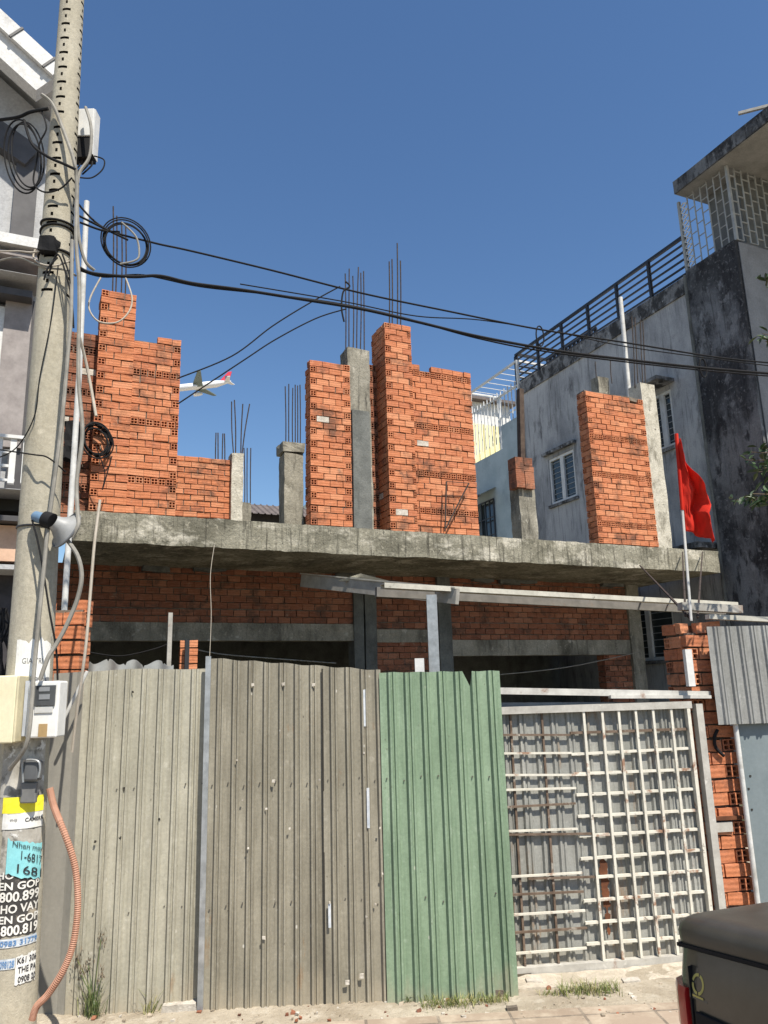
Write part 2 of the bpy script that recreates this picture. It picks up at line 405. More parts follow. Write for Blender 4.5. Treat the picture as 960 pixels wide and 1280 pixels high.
# ------------------------------------------------------------------ brick walls
CH, BL, HL = .094, .19, .092
def lay_brick(mb, o, a, n, s0, s1, t0, t1, d_in, header, proud):
    """one brick on a wall face: o origin, a along, n outward normal; header shows four holes"""
    Z = Vector((0, 0, 1))
    P = lambda s, t, d: o + a * s + Z * t + n * d
    j = lambda q: random.uniform(-q, q)
    tilt = j(.0045)
    if header:
        ss = [0, .11, .45, .55, .89, 1]
        gs = [s0 + (s1 - s0) * q for q in ss]; gt = [t0 + (t1 - t0) * q for q in ss]
        V = [P(gs[i], gt[k] + tilt * (i / 5 - .5), proud) for k in range(6) for i in range(6)]
        Fs = []
        for k in range(5):
            for i in range(5):
                q = (k * 6 + i, k * 6 + i + 1, k * 6 + i + 7, k * 6 + i + 6)
                if i in (1, 3) and k in (1, 3):
                    b = len(V)
                    V += [v - n * .062 for v in (V[q[0]], V[q[1]], V[q[2]], V[q[3]])]
                    for e in range(4): Fs.append((q[e], q[(e + 1) % 4], b + (e + 1) % 4, b + e))
                    Fs.append((b, b + 1, b + 2, b + 3))
                else: Fs.append(q)
        b = len(V)
        V += [P(s0, t0, -d_in), P(s1, t0, -d_in), P(s1, t1, -d_in), P(s0, t1, -d_in)]
        ring = (0, 5, 35, 30)
        edges = ([0, 1, 2, 3, 4, 5], [5, 11, 17, 23, 29, 35], [35, 34, 33, 32, 31, 30], [30, 24, 18, 12, 6, 0])
        for e in range(4):
            Fs.append(tuple(edges[e]) + (b + (e + 1) % 4, b + e))
        mb.quads(V, Fs)
    else:
        yaw = j(.003)
        V = [P(s0, t0 - tilt, -d_in), P(s1, t0 + tilt, -d_in), P(s1, t1 + tilt, -d_in), P(s0, t1 - tilt, -d_in),
             P(s0, t0 - tilt, proud + yaw), P(s1, t0 + tilt, proud - yaw), P(s1, t1 + tilt, proud - yaw), P(s0, t1 - tilt, proud + yaw)]
        V = [v + Vector((j(.0022), j(.0022), j(.0028))) for v in V]
        mb.quads(V, [(4, 5, 6, 7), (0, 1, 5, 4), (1, 2, 6, 5), (2, 3, 7, 6), (3, 0, 4, 7)])

def brick_face(mb, o, a, n, ln, z0, z1, headers=(), ql=0, qr=0, ch=CH, bl=BL, ragged=0.0, phase=0, topslope=0.0, d_in=.07, pale=.004):
    """ql/qr: 1 = four-hole headers on alternate courses at that edge"""
    rows = int(round((z1 - z0) / ch))
    ch = (z1 - z0) / max(rows, 1)
    def joint(s0, s1, t0, t1, dep):
        was = mb.mi; mb.mi = 1
        q = lambda s_, t_, d_: o + a * s_ + Z * t_ + n * d_
        V = [q(s_, t_, d_) for d_ in (-.07, -dep) for s_, t_ in ((s0, t0), (s1, t0), (s1, t1), (s0, t1))]
        mb.quads(V, [(4, 5, 6, 7), (0, 1, 5, 4), (2, 3, 7, 6)])
        mb.mi = was
    for r in range(rows):
        if r: joint(.006, ln - .006, z0 + r * ch - .012, z0 + r * ch + .012, random.uniform(.020, .042))
        t0, t1 = z0 + r * ch + .0065, z0 + (r + 1) * ch - .0065
        dz = random.uniform(-.0035, .0035)
        t0 += dz; t1 += dz
        ends = []
        s = 0.0
        hdr = r in headers
        first = True
        odd = (r + phase) % 2
        while s < ln - .012:
            head = hdr
            if hdr: L_ = HL
            else:
                L_ = bl
                if first:
                    if ql and odd: L_, head = HL, True
                    elif not ql and odd: L_ = bl * .5
                if qr and not odd and not head and 0 < (ln - s) < bl + .04 and ln - s > .05:
                    if ln - s > HL + .05:
                        L_ = ln - s - HL
                    else: L_, head = ln - s, True
                elif s + L_ > ln - .05: L_ = ln - s
            L_ = min(L_, ln - s)
            if first and L_ < .04: L_ = .06
            e = s + L_
            if ragged and r == rows - 1 and random.random() < ragged * 1.3:
                pass
            else:
                g = random.uniform(.002, .008)
                was = mb.mi
                x = random.random()
                if x < pale and not head: mb.mi = 2
                lay_brick(mb, o, a, n, s + (g if not first else 0), e - (g if e < ln - .005 else 0), t0, t1, d_in, head and L_ < .12, random.uniform(-.007, .006))
                mb.mi = was
                if e < ln - .02: joint(e - .008, e + .008, t0 - .003, t1 + .003, random.uniform(.012, .03))
            s = e; first = False

X, Y, Z = Vector((1, 0, 0)), Vector((0, 1, 0)), Vector((0, 0, 1))
def brick_wall(name, parent, x0, x1, y0, y1, z0, z1, left=False, right=False, mat=None, frame=None, label=None, back=False, **kw):
    mb = MB()
    mb.mi = 1
    rg = kw.get('ragged', 0)
    rec = .068
    mb.box(x0 + (rec if left else .004), x1 - (rec if right else .004), y0 + rec, y1 - .01, z0, z1 - (.03 if rg == 0 else .12))
    mb.mi = 0
    brick_face(mb, Vector((x0, y0, 0)), X, -Y, x1 - x0, z0, z1, **kw)
    kk = {k: v for k, v in kw.items() if k in ('ch', 'ragged', 'bl')}
    if left: brick_face(mb, Vector((x0, y1, 0)), -Y, -X, y1 - y0 - .07, z0, z1, ql=1, phase=1, **kk)
    if right: brick_face(mb, Vector((x1, y0 + .07, 0)), Y, X, y1 - y0 - .07, z0, z1, ql=1, phase=1, **kk)
    if rg == 0:
        mb.box(x0 + .03, x1 - .03, y0 + .03, y1 - .03, z1 - .06, z1 - .012)
    return mb.build(name, [mat or BRICK, MORTAR, MORTAR_PALE], parent, frame)

def rough_box(x0, x1, y0, y1, z0, z1, n=(1, 1, 8), amp=.01, seed=0):
    """a box with gridded faces, edges roughened so cast concrete does not look ruled"""
    bm = bmesh.new()
    bmesh.ops.create_cube(bm, size=1)
    for ax in range(3):
        if n[ax] > 1:
            es = [e for e in bm.edges if abs((e.verts[0].co - e.verts[1].co)[ax]) > .9 * 1.0]
            bmesh.ops.subdivide_edges(bm, edges=es, cuts=n[ax] - 1, use_grid_fill=True)
    mb = MB()
    for v in bm.verts:
        p = Vector(((v.co.x + .5) * (x1 - x0) + x0, (v.co.y + .5) * (y1 - y0) + y0, (v.co.z + .5) * (z1 - z0) + z0))
        q = noise.noise_vector(p * 4.3 + Vector((seed, seed * 2, 0))) + .6 * noise.noise_vector(p * 13 + Vector((seed, 0, 0)))
        mb.v.append(tuple(p + q * amp))
    bm.verts.index_update()
    for f in bm.faces:
        mb.f.append(tuple(v.index for v in f.verts)); mb.m.append(0)
    bm.free()
    return mb

# ------------------------------------------------------------------ setting
def sheet(name, pts, m, kind='structure', frame=None):
    mb = MB(); mb.face(pts)
    o = mb.build(name, m, None, frame); tag(o, None, None, None, kind)
    return o
def ground_grid():
    mb = MB()
    xs = [-400, -60, -15] + [-6 + .25 * i for i in range(61)] + [20, 60, 400]
    ys = [-60, -10, -2, 2, 3] + [4 + .12 * i for i in range(20)] + [7, 9, 12, 20, 60, 600]
    idx = {}
    for j, y in enumerate(ys):
        for i, x in enumerate(xs):
            near = -6 < x < 9 and 4.4 < y < 6.2
            z = 0.0
            if near:
                z = .025 * noise.noise(Vector((x * 2.2, y * 2.2, 0))) + .012 * noise.noise(Vector((x * 7, y * 7, 3)))
            idx[i, j] = len(mb.v); mb.v.append((x, y, z))
    for j in range(len(ys) - 1):
        for i in range(len(xs) - 1):
            mb.f.append((idx[i, j], idx[i + 1, j], idx[i + 1, j + 1], idx[i, j + 1])); mb.m.append(0)
    o = mb.build('ground', GROUND, None, None, smooth=True)
    tag(o, None, None, None, 'structure')
ground_grid()
FP = Frame(-.08, 4.78, 4.0)
mb = MB()
mb.box(-6, 9, -2.6, .0, -.1, .022)
o = mb.build('pavement', PAVING, None, FP); tag(o, None, None, None, 'structure')
mb = MB(); mb.box(-60, 60, -12, -2.75, -.2, -.0)
mb2 = MB(); mb2.box(-60, 60, -2.75, -2.6, -.2, .03)
o = mb2.build('kerb', CONC, None, FP); tag(o, None, None, None, 'structure')
mb = MB(); mb.box(-60, 60, -12, -2.755, -.2, .006)
o = mb.build('road', ASPHALT, None, FP); tag(o, None, None, None, 'structure')

mb = MB(); mb.face([FF.m @ Vector(p) for p in ((-.6, .25, .012), (1.9, .2, .012), (3.4, .9, .012), (12, 14, .012), (-4, 14, .012), (-4, 2.5, .012))])
o = mb.build('added_dark_soil', surf('added_dark_soil', (.06, .05, .035), (.11, .09, .06), 3, rough=1, layers=(((.05, .07, .03), 2, (1, 1, 1), .5, .6, .8),)), None, None); tag(o, None, None, None, 'structure')  # unseen dark sheet added to cut light bouncing up under the slab

# ------------------------------------------------------------------ the unfinished house
house = thing('unfinished_house', 'unfinished two storey brick house with jagged open walls and bare rebar above a concrete slab', 'house', FH, (5, 3, 0))
SL = (-.02, 10.06); SZ = (3.555, 3.915)
mb = rough_box(SL[0], SL[1], 0, 9.5, SZ[0], SZ[1], (140, 8, 5), .013, 3)
mb.build('balcony_slab', CONC_SLAB, house, smooth=True)
UY = .30          # upper wall plane, set back from the slab's edge
UZ = SZ[1] - .02

def hx(px, py, y=UY): return FH.at(px, py, y)
# left tower
x0, z1 = hx(84, 412, .5); x1 = hx(130, 414, .5)[0]
brick_wall('brick_wall', house, x0, x1 + .05, .52, .72, UZ, z1, headers=(4, 11, 17, 23, 28), ragged=.25, mat=BRICK_DIRTY_SHADE)
px0, pz = hx(127.5, 361); px1 = hx(171, 366)[0]
brick_wall('brick_pilaster', house, px0, px1, UY, UY + .42, UZ, pz, left=True, right=True, ql=1, qr=1)
x1, z1 = hx(226.5, 428, UY + .02)
brick_wall('brick_wall', house, px1 + .002, x1, UY + .02, UY + .22, UZ, z1 + .03, right=True, qr=1, headers=(5, 13, 20, 26, 28), ragged=.10)
# low wall behind
x0, z1 = hx(214, 568, 1.3); x1 = hx(292, 574, 1.3)[0]
brick_wall('brick_wall', house, x0, x1, 1.3, 1.4, UZ, z1, ch=.08, pale=0)
def column(px0, px1, ptop, y, depth, bars, mat=CONC, base=None, name='concrete_column', br=.009, cap=False, par=None):
    xa, zt = FH.at(px0, ptop, y); xb = FH.at(px1, ptop, y)[0]
    zb = UZ if base is None else base
    mbx = rough_box(xa, xb, y, y + depth, zb, zt, (3, 3, 26), .012, px0)
    o = mbx.build(name, mat, par or house, smooth=True)
    for (pa, ya, pb, yb) in bars:
        a = FH.v(pa, ya, y + depth * .4); b = FH.v(pb, yb, y + depth * .4)
        a.z = zt - .06
        mid = a.lerp(b, .5) + Vector((random.uniform(-.012, .012), random.uniform(-.012, .012), 0))
        MB().tube([a, mid, b], br, 6, 4).build('rebar', REBAR, o)
    return o
# rebar in the left pilaster
pil = [ob for ob in COL.objects if ob.name == 'brick_pilaster'][0]
for pa, pb, yt in ((141, 141.5, 258), (145, 146, 270), (152, 152, 277), (157, 157, 279)):
    a = FH.v(pa, 362, .5); b = FH.v(pb, yt, .5); a.z -= .1
    MB().tube([a, a.lerp(b, .5) + Vector((.01, 0, 0)), b], .010, 6, 4).build('rebar', REBAR, pil)
column(290, 304.5, 566, 1.22, .24, [(292.5, 567, 289.5, 502), (294.5, 567, 293, 500), (301, 566, 303.5, 505), (302, 566, 312, 505)], CONC_PALE)
column(303, 314, 628, 2.6, .2, [(306, 630, 305, 560), (309, 630, 309, 560), (313, 630, 313.5, 560)], CONC)
column(267, 283, 585, 5.0, .24, [(270, 571, 270, 541), (273, 571, 272.5, 541), (278, 571, 278.5, 542), (281, 571, 280.5, 542)], CONC, br=.012)
c2 = column(355.5, 379, 566, 1.8, .30, [(357, 555, 356.5, 483), (361, 555, 361, 480), (366, 555, 366, 485), (369, 555, 369, 481), (372, 555, 372, 482), (375, 555, 375, 481)], CONC)
xa, zt = FH.at(354, 551, 1.78); xb = FH.at(381, 551, 1.78)[0]
rough_box(xa, xb, 1.78, 2.13, zt - .16, zt, (4, 4, 4), .018, 11).build('broken_top', CONC, c2)
# centre group
x0, z1 = hx(387.5, 449); x1 = hx(437, 452)[0]
brick_wall('brick_wall', house, x0, x1, UY, UY + .22, UZ, z1, left=True, ql=1, qr=1, ragged=.12, headers=(30,))
c3 = column(434, 461.5, 434, UY + .03, .30, [(432, 433, 431.5, 342), (436, 433, 436.5, 336), (441, 433, 441, 345), (445.5, 433, 448, 334), (450, 433, 451, 341), (455, 433, 454.5, 339)], CONC)
xa, zt = FH.at(440, 512, UY - .02); xb = FH.at(461.5, 512, UY - .02)[0]
rough_box(xa, xb, UY - .03, UY + .06, UZ, zt, (3, 2, 20), .004, 5).build('grey_patch', CONC_DARK, c3)
x0 = hx(459, 470, UY + .25)[0]; x1 = hx(480, 462, UY + .25)[0]; z1 = hx(466, 456, UY + .25)[1]
brick_wall('brick_wall', house, x0, x1, UY + .25, UY + .45, UZ, z1, headers=tuple(range(0, 40, 2)), mat=BRICK_DIRTY_SHADE, ragged=.1)
y_ = UY - .10
x0, z1 = hx(480.5, 402, y_); x1 = hx(513, 404, y_)[0]
pil2 = brick_wall('brick_pilaster', house, x0, x1, y_, y_ + .50, UZ, z1, left=True, right=True, ql=1, qr=1)
for pa, pb, yt in ((486.5, 486.5, 327), (490, 490, 324), (496.5, 496.5, 304), (500.5, 500.5, 326)):
    a = FH.v(pa, 402, UY + .15); b = FH.v(pb, yt, UY + .15); a.z -= .1
    MB().tube([a, a.lerp(b, .5) + Vector((.006, 0, 0)), b], .010, 6, 4).build('rebar', REBAR, pil2)
x1b, z1 = hx(588, 470, UY + .02)
brick_wall('brick_wall', house, x1 + .002, x1b, UY + .02, UY + .22, UZ, z1 + .05, right=True, qr=1, headers=(4, 10, 18, 27, 29), ragged=.12)
# small column with a brick cap
c4_ = column(648, 668, 606, UY + .3, .26, [], CONC)
a = FH.v(643, 586, UY + .26); b = FH.v(665, 586, UY + .26); zt = FH.at(655, 573, UY + .26)[1]; zb = FH.at(655, 611, UY + .26)[1]
cap = MB()
cap.mi = 0
for k, (q0, q1, h0, h1) in enumerate(((0, .46, .02, .62), (.0, .46, .63, 1.), (.5, 1.0, .0, .55), (.44, 1.02, .56, .72), (.5, .95, .74, 1.0))):
    cap.box(a.x + (b.x - a.x) * q0, a.x + (b.x - a.x) * q1, UY + .22, UY + .44, zb + (zt - zb) * h0, zb + (zt - zb) * h1, .004)
cap.build('brick_cap', BRICK_DIRTY_SHADE, c4_)
a = FH.v(652, 578, UY + .4); b = FH.v(650, 487, UY + .4)
MB().bar(a, b, .085, .10, (0, 1, 0)).build('dark_post', surf('charred_timber', (.05, .035, .028), (.09, .065, .05), 9, rough=.9), c4_)
# right wall
x0, z1 = hx(731.5, 488); x1 = hx(803, 497)[0]
brick_wall('brick_wall', house, x0, x1, UY, UY + .24, UZ, z1, left=True, ql=1, qr=1, headers=(4, 13, 20, 29), ragged=.06)
mb = rough_box(x0 + .01, x1 - .01, UY + .03, UY + .24, z1 - .05, z1 + .02, (10, 2, 2), .02, 31)
mb.build('mortar_cap', MORTAR, house)
c5 = column(800, 817.5, 478, UY + .02, .30, [(793, 478, 789.5, 395), (797, 478, 793.5, 397), (803, 478, 800.5, 400), (806, 478, 803.5, 402)], CONC_PALE, br=.011)
c6 = column(747, 760, 470, 1.1, .2, [(746, 480, 744, 452), (765, 480, 763, 450)], CONC)
# white pole standing behind the right brick wall
a = FH.v(785, 500, .75); b = FH.v(775.5, 372, .75)
a.z = SZ[1] + .01
o = MB().tube([a, b], .04, 12).build('vent_pipe', WHITEPVC, None, FH, smooth=True)
tag(o, 'slim white pipe standing upright behind the right brick wall on the slab', 'pipe')

# ground floor, in the slab's shade
LY = 1.7
def lx(px, py, y=LY): return FH.at(px, py, y)
zs = SZ[0]
zl1 = lx(300, 779)[1]; zl0 = lx(300, 801)[1]
xl = lx(100, 760)[0]; xr = lx(441, 770)[0]
brick_wall('brick_wall', house, xl - .5, xr, LY, LY + .2, zl1, zs + .02, mat=BRICK_DIRTY_SHADE, pale=0)
rough_box(xl - .5, xr, LY - .02, LY + .2, zl0, zl1, (24, 2, 2), .006, 2).build('lintel_beam', CONC, house)
xc1 = lx(470, 770)[0]
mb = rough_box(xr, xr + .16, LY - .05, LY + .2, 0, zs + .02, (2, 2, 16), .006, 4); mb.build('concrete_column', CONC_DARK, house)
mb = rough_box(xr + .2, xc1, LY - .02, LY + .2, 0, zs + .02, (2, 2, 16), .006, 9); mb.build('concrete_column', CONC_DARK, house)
xb1 = lx(546, 770)[0]; xc2 = lx(562, 770)[0]
brick_wall('brick_wall', house, xc1 + .003, xb1, LY, LY + .2, .0, zs + .02, mat=BRICK_DIRTY_SHADE, pale=0)
zm = lx(510, 787)[1]
rough_box(xc1 + .004, xb1 - .003, LY - .015, LY + .03, zm - .2, zm, (4, 2, 2), .005, 14).build('lintel_beam', CONC, house)
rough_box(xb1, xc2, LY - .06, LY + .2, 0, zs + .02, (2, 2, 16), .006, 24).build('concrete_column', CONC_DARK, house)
xr2 = lx(786, 790)[0]; xr3 = lx(801, 790)[0]
zl3 = lx(680, 800)[1]; zl2 = lx(680, 819)[1]
brick_wall('brick_wall', house, xc2, xr2, LY, LY + .2, zl3, zs + .02, mat=BRICK_DIRTY_SHADE, pale=0)
rough_box(xc2, xr2, LY - .02, LY + .2, zl2, zl3, (20, 2, 2), .006, 7).build('lintel_beam', CONC, house)
rough_box(xr2, xr3, LY - .04, LY + .22, 0, zs + .02, (2, 2, 16), .006, 8).build('concrete_column', CONC, house)
# jamb pier of brick at the right end of the opening
xj = lx(738, 840)[0]
brick_wall('brick_wall', house, xj + .35, xr2 - .002, LY + .02, LY + .22, 0, zl2, mat=BRICK_DIRTY_SHADE, left=True, ql=1)
# sides, rear, floor beyond the openings
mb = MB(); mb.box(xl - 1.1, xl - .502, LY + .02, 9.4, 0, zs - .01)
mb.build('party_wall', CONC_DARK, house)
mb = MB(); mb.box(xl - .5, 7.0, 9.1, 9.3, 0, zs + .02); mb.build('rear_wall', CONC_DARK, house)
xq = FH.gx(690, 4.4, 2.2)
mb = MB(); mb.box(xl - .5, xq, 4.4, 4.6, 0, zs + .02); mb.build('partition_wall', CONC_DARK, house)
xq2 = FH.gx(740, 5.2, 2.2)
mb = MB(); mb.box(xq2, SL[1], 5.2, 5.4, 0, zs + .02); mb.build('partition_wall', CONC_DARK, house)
# underside roughness: a hanging wire of tie steel at the wall-slab joint
for k in range(9):
    x = random.uniform(.5, 9.5); z = zs - .0
    rough_box(x, x + random.uniform(.2, .5), LY - .10, LY - .0, z - random.uniform(.03, .08), z + .01, (4, 2, 2), .03, k).build('slab_drip', CONC_DARK, house)

# ------------------------------------------------------------------ right neighbour
NU = 10.5
nb = thing('neighbour_house', 'tall grey plastered house with mould blackened corner and roof terrace, right of the brick house', 'house', FH, (13, 4, 0))
w_c, z_c = FH.atx(921, 300, NU)          # corner of the front block
w_s, z_s = FH.atx(860, 345, NU)          # where the plain wall starts
w_e, z_e = FH.atx(650, 470, NU)
zw = z_s
def wall_with_holes(x, y0, y1, z0, z1, holes, th, m, name, par):
    """wall in plane x (facing -x) with rectangular openings (ya,yb,za,zb)"""
    ys = sorted({y0, y1, *[h[0] for h in holes], *[h[1] for h in holes]})
    zz = sorted({z0, z1, *[h[2] for h in holes], *[h[3] for h in holes]})
    mb = MB()
    for a, b in zip(ys, ys[1:]):
        for c, d in zip(zz, zz[1:]):
            if any(h[0] <= a and b <= h[1] and h[2] <= c and d <= h[3] for h in holes): continue
            mb.face([(x, a, c), (x, b, c), (x, b, d), (x, a, d)])
    for h in holes:
        a, b, c, d = h
        for q in (((x, a, c), (x, b, c), (x + th, b, c), (x + th, a, c)), ((x, a, d), (x, b, d), (x + th, b, d), (x + th, a, d)),
                  ((x, a, c), (x, a, d), (x + th, a, d), (x + th, a, c)), ((x, b, c), (x, b, d), (x + th, b, d), (x + th, b, c))):
            mb.face(q)
    mb.face([(x, y0, z1), (x, y1, z1), (x + 6, y1, z1), (x + 6, y0, z1)])
    mb.face([(x, y1, z0), (x, y1, z1), (x + 6, y1, z1), (x + 6, y1, z0)])
    return mb.build(name, m, par)
# windows
def wy(px, py): return FH.atx(px, py, NU)
h1 = (wy(719, 590)[0], wy(687, 600)[0], wy(703, 627)[1], wy(703, 567)[1])
h2 = (wy(842, 520)[0], wy(815, 525)[0], wy(829, 562)[1], wy(829, 490)[1])
h3 = (1.6, 3.0, 2.2, 3.35)
wall_with_holes(NU, w_s, w_e, 0, zw, [h1, h2, h3], .12, WALL_G, 'side_wall', nb)
def sash_window(h, name='window', tilt=0):
    y0, y1, z0, z1 = h
    f = MB()
    t = .06
    for a, b, c, d in ((y0, y1, z0, z0 + t), (y0, y1, z1 - t, z1), (y0, y0 + t, z0 + t, z1 - t), (y1 - t, y1, z0 + t, z1 - t), ((y0 + y1) / 2 - .06, (y0 + y1) / 2 + .06, z0 + t, z1 - t)):
        f.box(NU + .02, NU + .09, a, b, c, d)
    o = f.build(name, WHITEP, nb)
    g = MB(); g.box(NU + .07, NU + .08, y0 + t, y1 - t, z0 + t, z1 - t)
    g.build('pane', GLASS, o)
    gr = MB()
    n = 9
    for k in range(1, n):
        z = z0 + (z1 - z0) * k / n
        gr.box(NU + .055, NU + .066, y0 + t, y1 - t, z - .006, z + .006)
    gr.build('grille', surf('grey_grille', (.28, .30, .31), (.34, .36, .37), 5), o)
    s = MB(); s.box(NU - .05, NU + .005, y0 - .06, y1 + .06, z0 - .07, z0 - .005)
    s.build('sill', WALL_EDGE, o)
    return o
sash_window(h1); o2 = sash_window(h2); sash_window(h3)
# small canopies above windows
for h, k in ((h1, .10), (h2, .45)):
    m_ = MB(); m_.box(NU - k, NU - .003, h[0] - .12, h[1] + .12, h[3] + .10, h[3] + .17)
    m_.build('window_canopy', WALL_EDGE, nb)
# an open casement on the upper window
m_ = MB()
ya, za, zb = h2[1] - .02, h2[2] + .03, h2[3] - .03
for a, b, c, d in ((0, .05, za, zb), (.45, .5, za, zb), (.05, .45, za, za + .05), (.05, .45, zb - .05, zb)):
    m_.box(NU - b - .0, NU - a, ya, ya + .04, c, d)
cs = m_.build('open_casement', WHITEP, o2)
m_ = MB(); m_.box(NU - .45, NU - .05, ya + .015, ya + .025, za + .05, zb - .05); m_.build('pane', plain('frosted_pane', (.5, .52, .54), .3), cs)
# ledge low on the side wall
m_ = MB(); yl, zl = FH.atx(850, 690, NU); m_.box(NU - .5, NU - .003, yl - .9, yl + .3, 4.05, 4.15); m_.build('window_canopy', WALL_EDGE, nb)
# parapet grime band
m_ = MB()
m_.box(NU - .03, NU - .002, w_s + .01, w_e, zw - .32, zw + .02)
m_.build('parapet', WALL_EDGE, nb)
# front block: side wall blackened by mould, front wall
m_ = rough_box(NU - .06, NU + 7, w_c, w_s, 0, z_c, (2, 8, 20), .012, 17)
m_.build('front_block', WALL_MOULD, nb)
m_ = MB(); m_.box(NU + .0, NU + 7, w_c - .03, w_c - .016, 0, z_c - .05)
m_.build('front_wall', surf('grey_front_render', (.19, .193, .20), (.255, .26, .268), 1.6, rough=.9, bmp=.006, bscale=26, layers=(((.12, .12, .125), 1.6, (1, 1, .6), .52, .7, .7),)), nb)
m_ = MB(); m_.tube([(NU - .07, w_s + .02, .2), (NU - .07, w_s + .02, zw)], .03, 8); m_.build('drain_pipe', CONC_DARK, nb, smooth=True)
# roof terrace slab
rw0 = FH.atx(842, 237, NU - .25)
RZ = rw0[1]
m_ = rough_box(NU - .25, NU + 7, -4.2, rw0[0], RZ - .10, RZ + .16, (10, 10, 2), .01, 21)
roof = m_.build('roof_slab', WALL_MOULD, nb)
m_ = MB(); m_.box(NU - .23, NU + 7, -4.19, rw0[0] - .02, RZ - .118, RZ - .112); m_.build('soffit', surf('soffit_plaster', (.19, .19, .18), (.27, .27, .255), 3, bmp=.004), nb)
# back of the terrace room
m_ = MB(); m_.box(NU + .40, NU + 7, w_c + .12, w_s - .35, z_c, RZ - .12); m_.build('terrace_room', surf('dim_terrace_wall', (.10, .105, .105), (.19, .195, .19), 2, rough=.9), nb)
# cage
def lattice(p0, ax, ln, z0, z1, m, name, par, cw=.17, chh=.26, t=.022):
    mb = MB(); p0 = Vector(p0); ax = Vector(ax)
    n = max(1, round(ln / cw)); cw = ln / n
    for i in range(n + 1):
        a = p0 + ax * (cw * i)
        mb.bar((a.x, a.y, z0), (a.x, a.y, z1), t, t)
    rows = int((z1 - z0) / chh) + 1
    for i in range(n):
        off = (.5 if i % 2 else 0) * chh
        for k in range(rows + 1):
            z = z0 + off + k * chh
            if z > z1: continue
            a = p0 + ax * (cw * i); b = p0 + ax * (cw * (i + 1))
            mb.bar((a.x, a.y, z), (b.x, b.y, z), t * .8, t * .8)
    return mb.build(name, m, par)
cage = MB(); cage.bar((NU, w_c, z_c), (NU, w_c, RZ - .12), .05, .05); cg = cage.build('terrace_cage', CAGE, nb)
for p in ((NU, w_s), (NU + 1.6, w_c)):
    cage = MB(); cage.bar((p[0], p[1], z_c), (p[0], p[1], RZ - .12), .05, .05); cage.build('cage_post', CAGE, cg)
lattice((NU, w_c, 0), (0, 1, 0), (w_s - w_c) * .82, z_c + .02, RZ - .12, CAGE, 'side_grille', cg, t=.018)
lattice((NU, w_c, 0), (1, 0, 0), 1.6, z_c + .02, RZ - .12, CAGE, 'front_grille', cg)
lattice((NU + 1.6, w_c, 0), (0, -1, 0), 1.6, z_c - .1, RZ - .12, CAGE, 'front_grille', cg)
# zigzag infill strip
m_ = MB()
y0 = w_c + (w_s - w_c) * .82; y1 = w_s
for k in range(12):
    z = z_c - .02 + k * (RZ - .12 - z_c) / 12
    hh = (RZ - .12 - z_c) / 12
    m_.bar((NU, y0, z), (NU, (y0 + y1) / 2, z + hh * .5), .018, .018); m_.bar((NU, (y0 + y1) / 2, z + hh * .5), (NU, y1, z), .018, .018)
    m_.bar((NU, y0, z + hh * .2), (NU, (y0 + y1) / 2, z - hh * .3), .018, .018); m_.bar((NU, (y0 + y1) / 2, z - hh * .3), (NU, y1, z + hh * .2), .018, .018)
m_.build('zigzag_grille', WHITEP, cg)
# black terrace railing
def railing(p0, p1, h, n_rail, n_post, m, name, par, z, t=.04):
    p0, p1 = Vector(p0), Vector(p1)
    mb = MB()
    for k in range(n_rail):
        zz = z + .1 + (h - .1) * k / (n_rail - 1)
        tt = t * (1.5 if k == n_rail - 1 else .8)
        mb.bar((p0.x, p0.y, zz), (p1.x, p1.y, zz), tt, tt)
    o = mb.build(name, m, par)
    for k in range(n_post + 1):
        q = p0.lerp(p1, k / n_post)
        pm_ = MB(); pm_.bar((q.x, q.y, z - .02), (q.x, q.y, z + h - .03), t * 1.5, t * 1.5)
        pm_.build('railing_post', m, o)
    return o
railing((NU + .04, w_s + .02, 0), (NU + .04, w_e + .2, 0), .86, 6, 6, BLACKM, 'railing', nb, zw)
railing((NU + .08, w_e + .2, 0), (NU + 4, w_e + .2, 0), .9, 6, 4, BLACKM, 'railing', nb, zw)
# slatted dark screen on the far side of the terrace
m_ = MB()
for k in range(12):
    q = w_e - .2 - k * .16
    m_.box(NU + .8, NU + .84, q - .1, q, zw, zw + .72)
for k in range(4): m_.box(NU + .77, NU + .79, w_e - 2.1, w_e - .1, zw + .15 + k * .18, zw + .2 + k * .18)
m_.build('terrace_screen', BLACKM, nb)
m_ = MB(); m_.bar(FH.m.inverted() @ Vector((0, 0, 0)) * 0 + Vector((NU - .1, *FH.atx(923, 142, NU - .1))), Vector((NU - .1 + .7, *FH.atx(930, 144, NU - .1))) + Vector((0, -.9, -.05)), .05, .05)
m_.build('roof_spout', STEEL_DULL, nb)

# ------------------------------------------------------------------ lower blue-grey house behind
bl = thing('blue_grey_house', 'lower blue grey house behind, with a white mesh cage on its roof', 'house', FH, (13, 8, 0))
BU = NU - .05
ya, za = FH.atx(648, 520, BU); yb, zb = FH.atx(627, 545, BU); yc, zc = FH.atx(600, 575, BU)
hb = (FH.atx(619, 640, BU)[0], FH.atx(598, 640, BU)[0], 5.2, FH.atx(610, 627, BU)[1])
wall_with_holes(BU, w_e - .02, yb, 0, za, [], .1, WALL_BLUE, 'side_wall', bl)
wall_with_holes(BU, yb, yc + 1.6, 0, zb - .35, [hb], .1, WALL_BLUE, 'side_wall', bl)
m_ = MB(); m_.box(BU + .1, BU + .12, hb[0], hb[1], hb[2], hb[3])
wn = m_.build('window', GLASS, bl)
m_ = MB()
for k in range(5):
    y = hb[0] + (hb[1] - hb[0]) * k / 4
    m_.bar((BU - .03, y, hb[2]), (BU - .03, y, hb[3]), .03, .03)
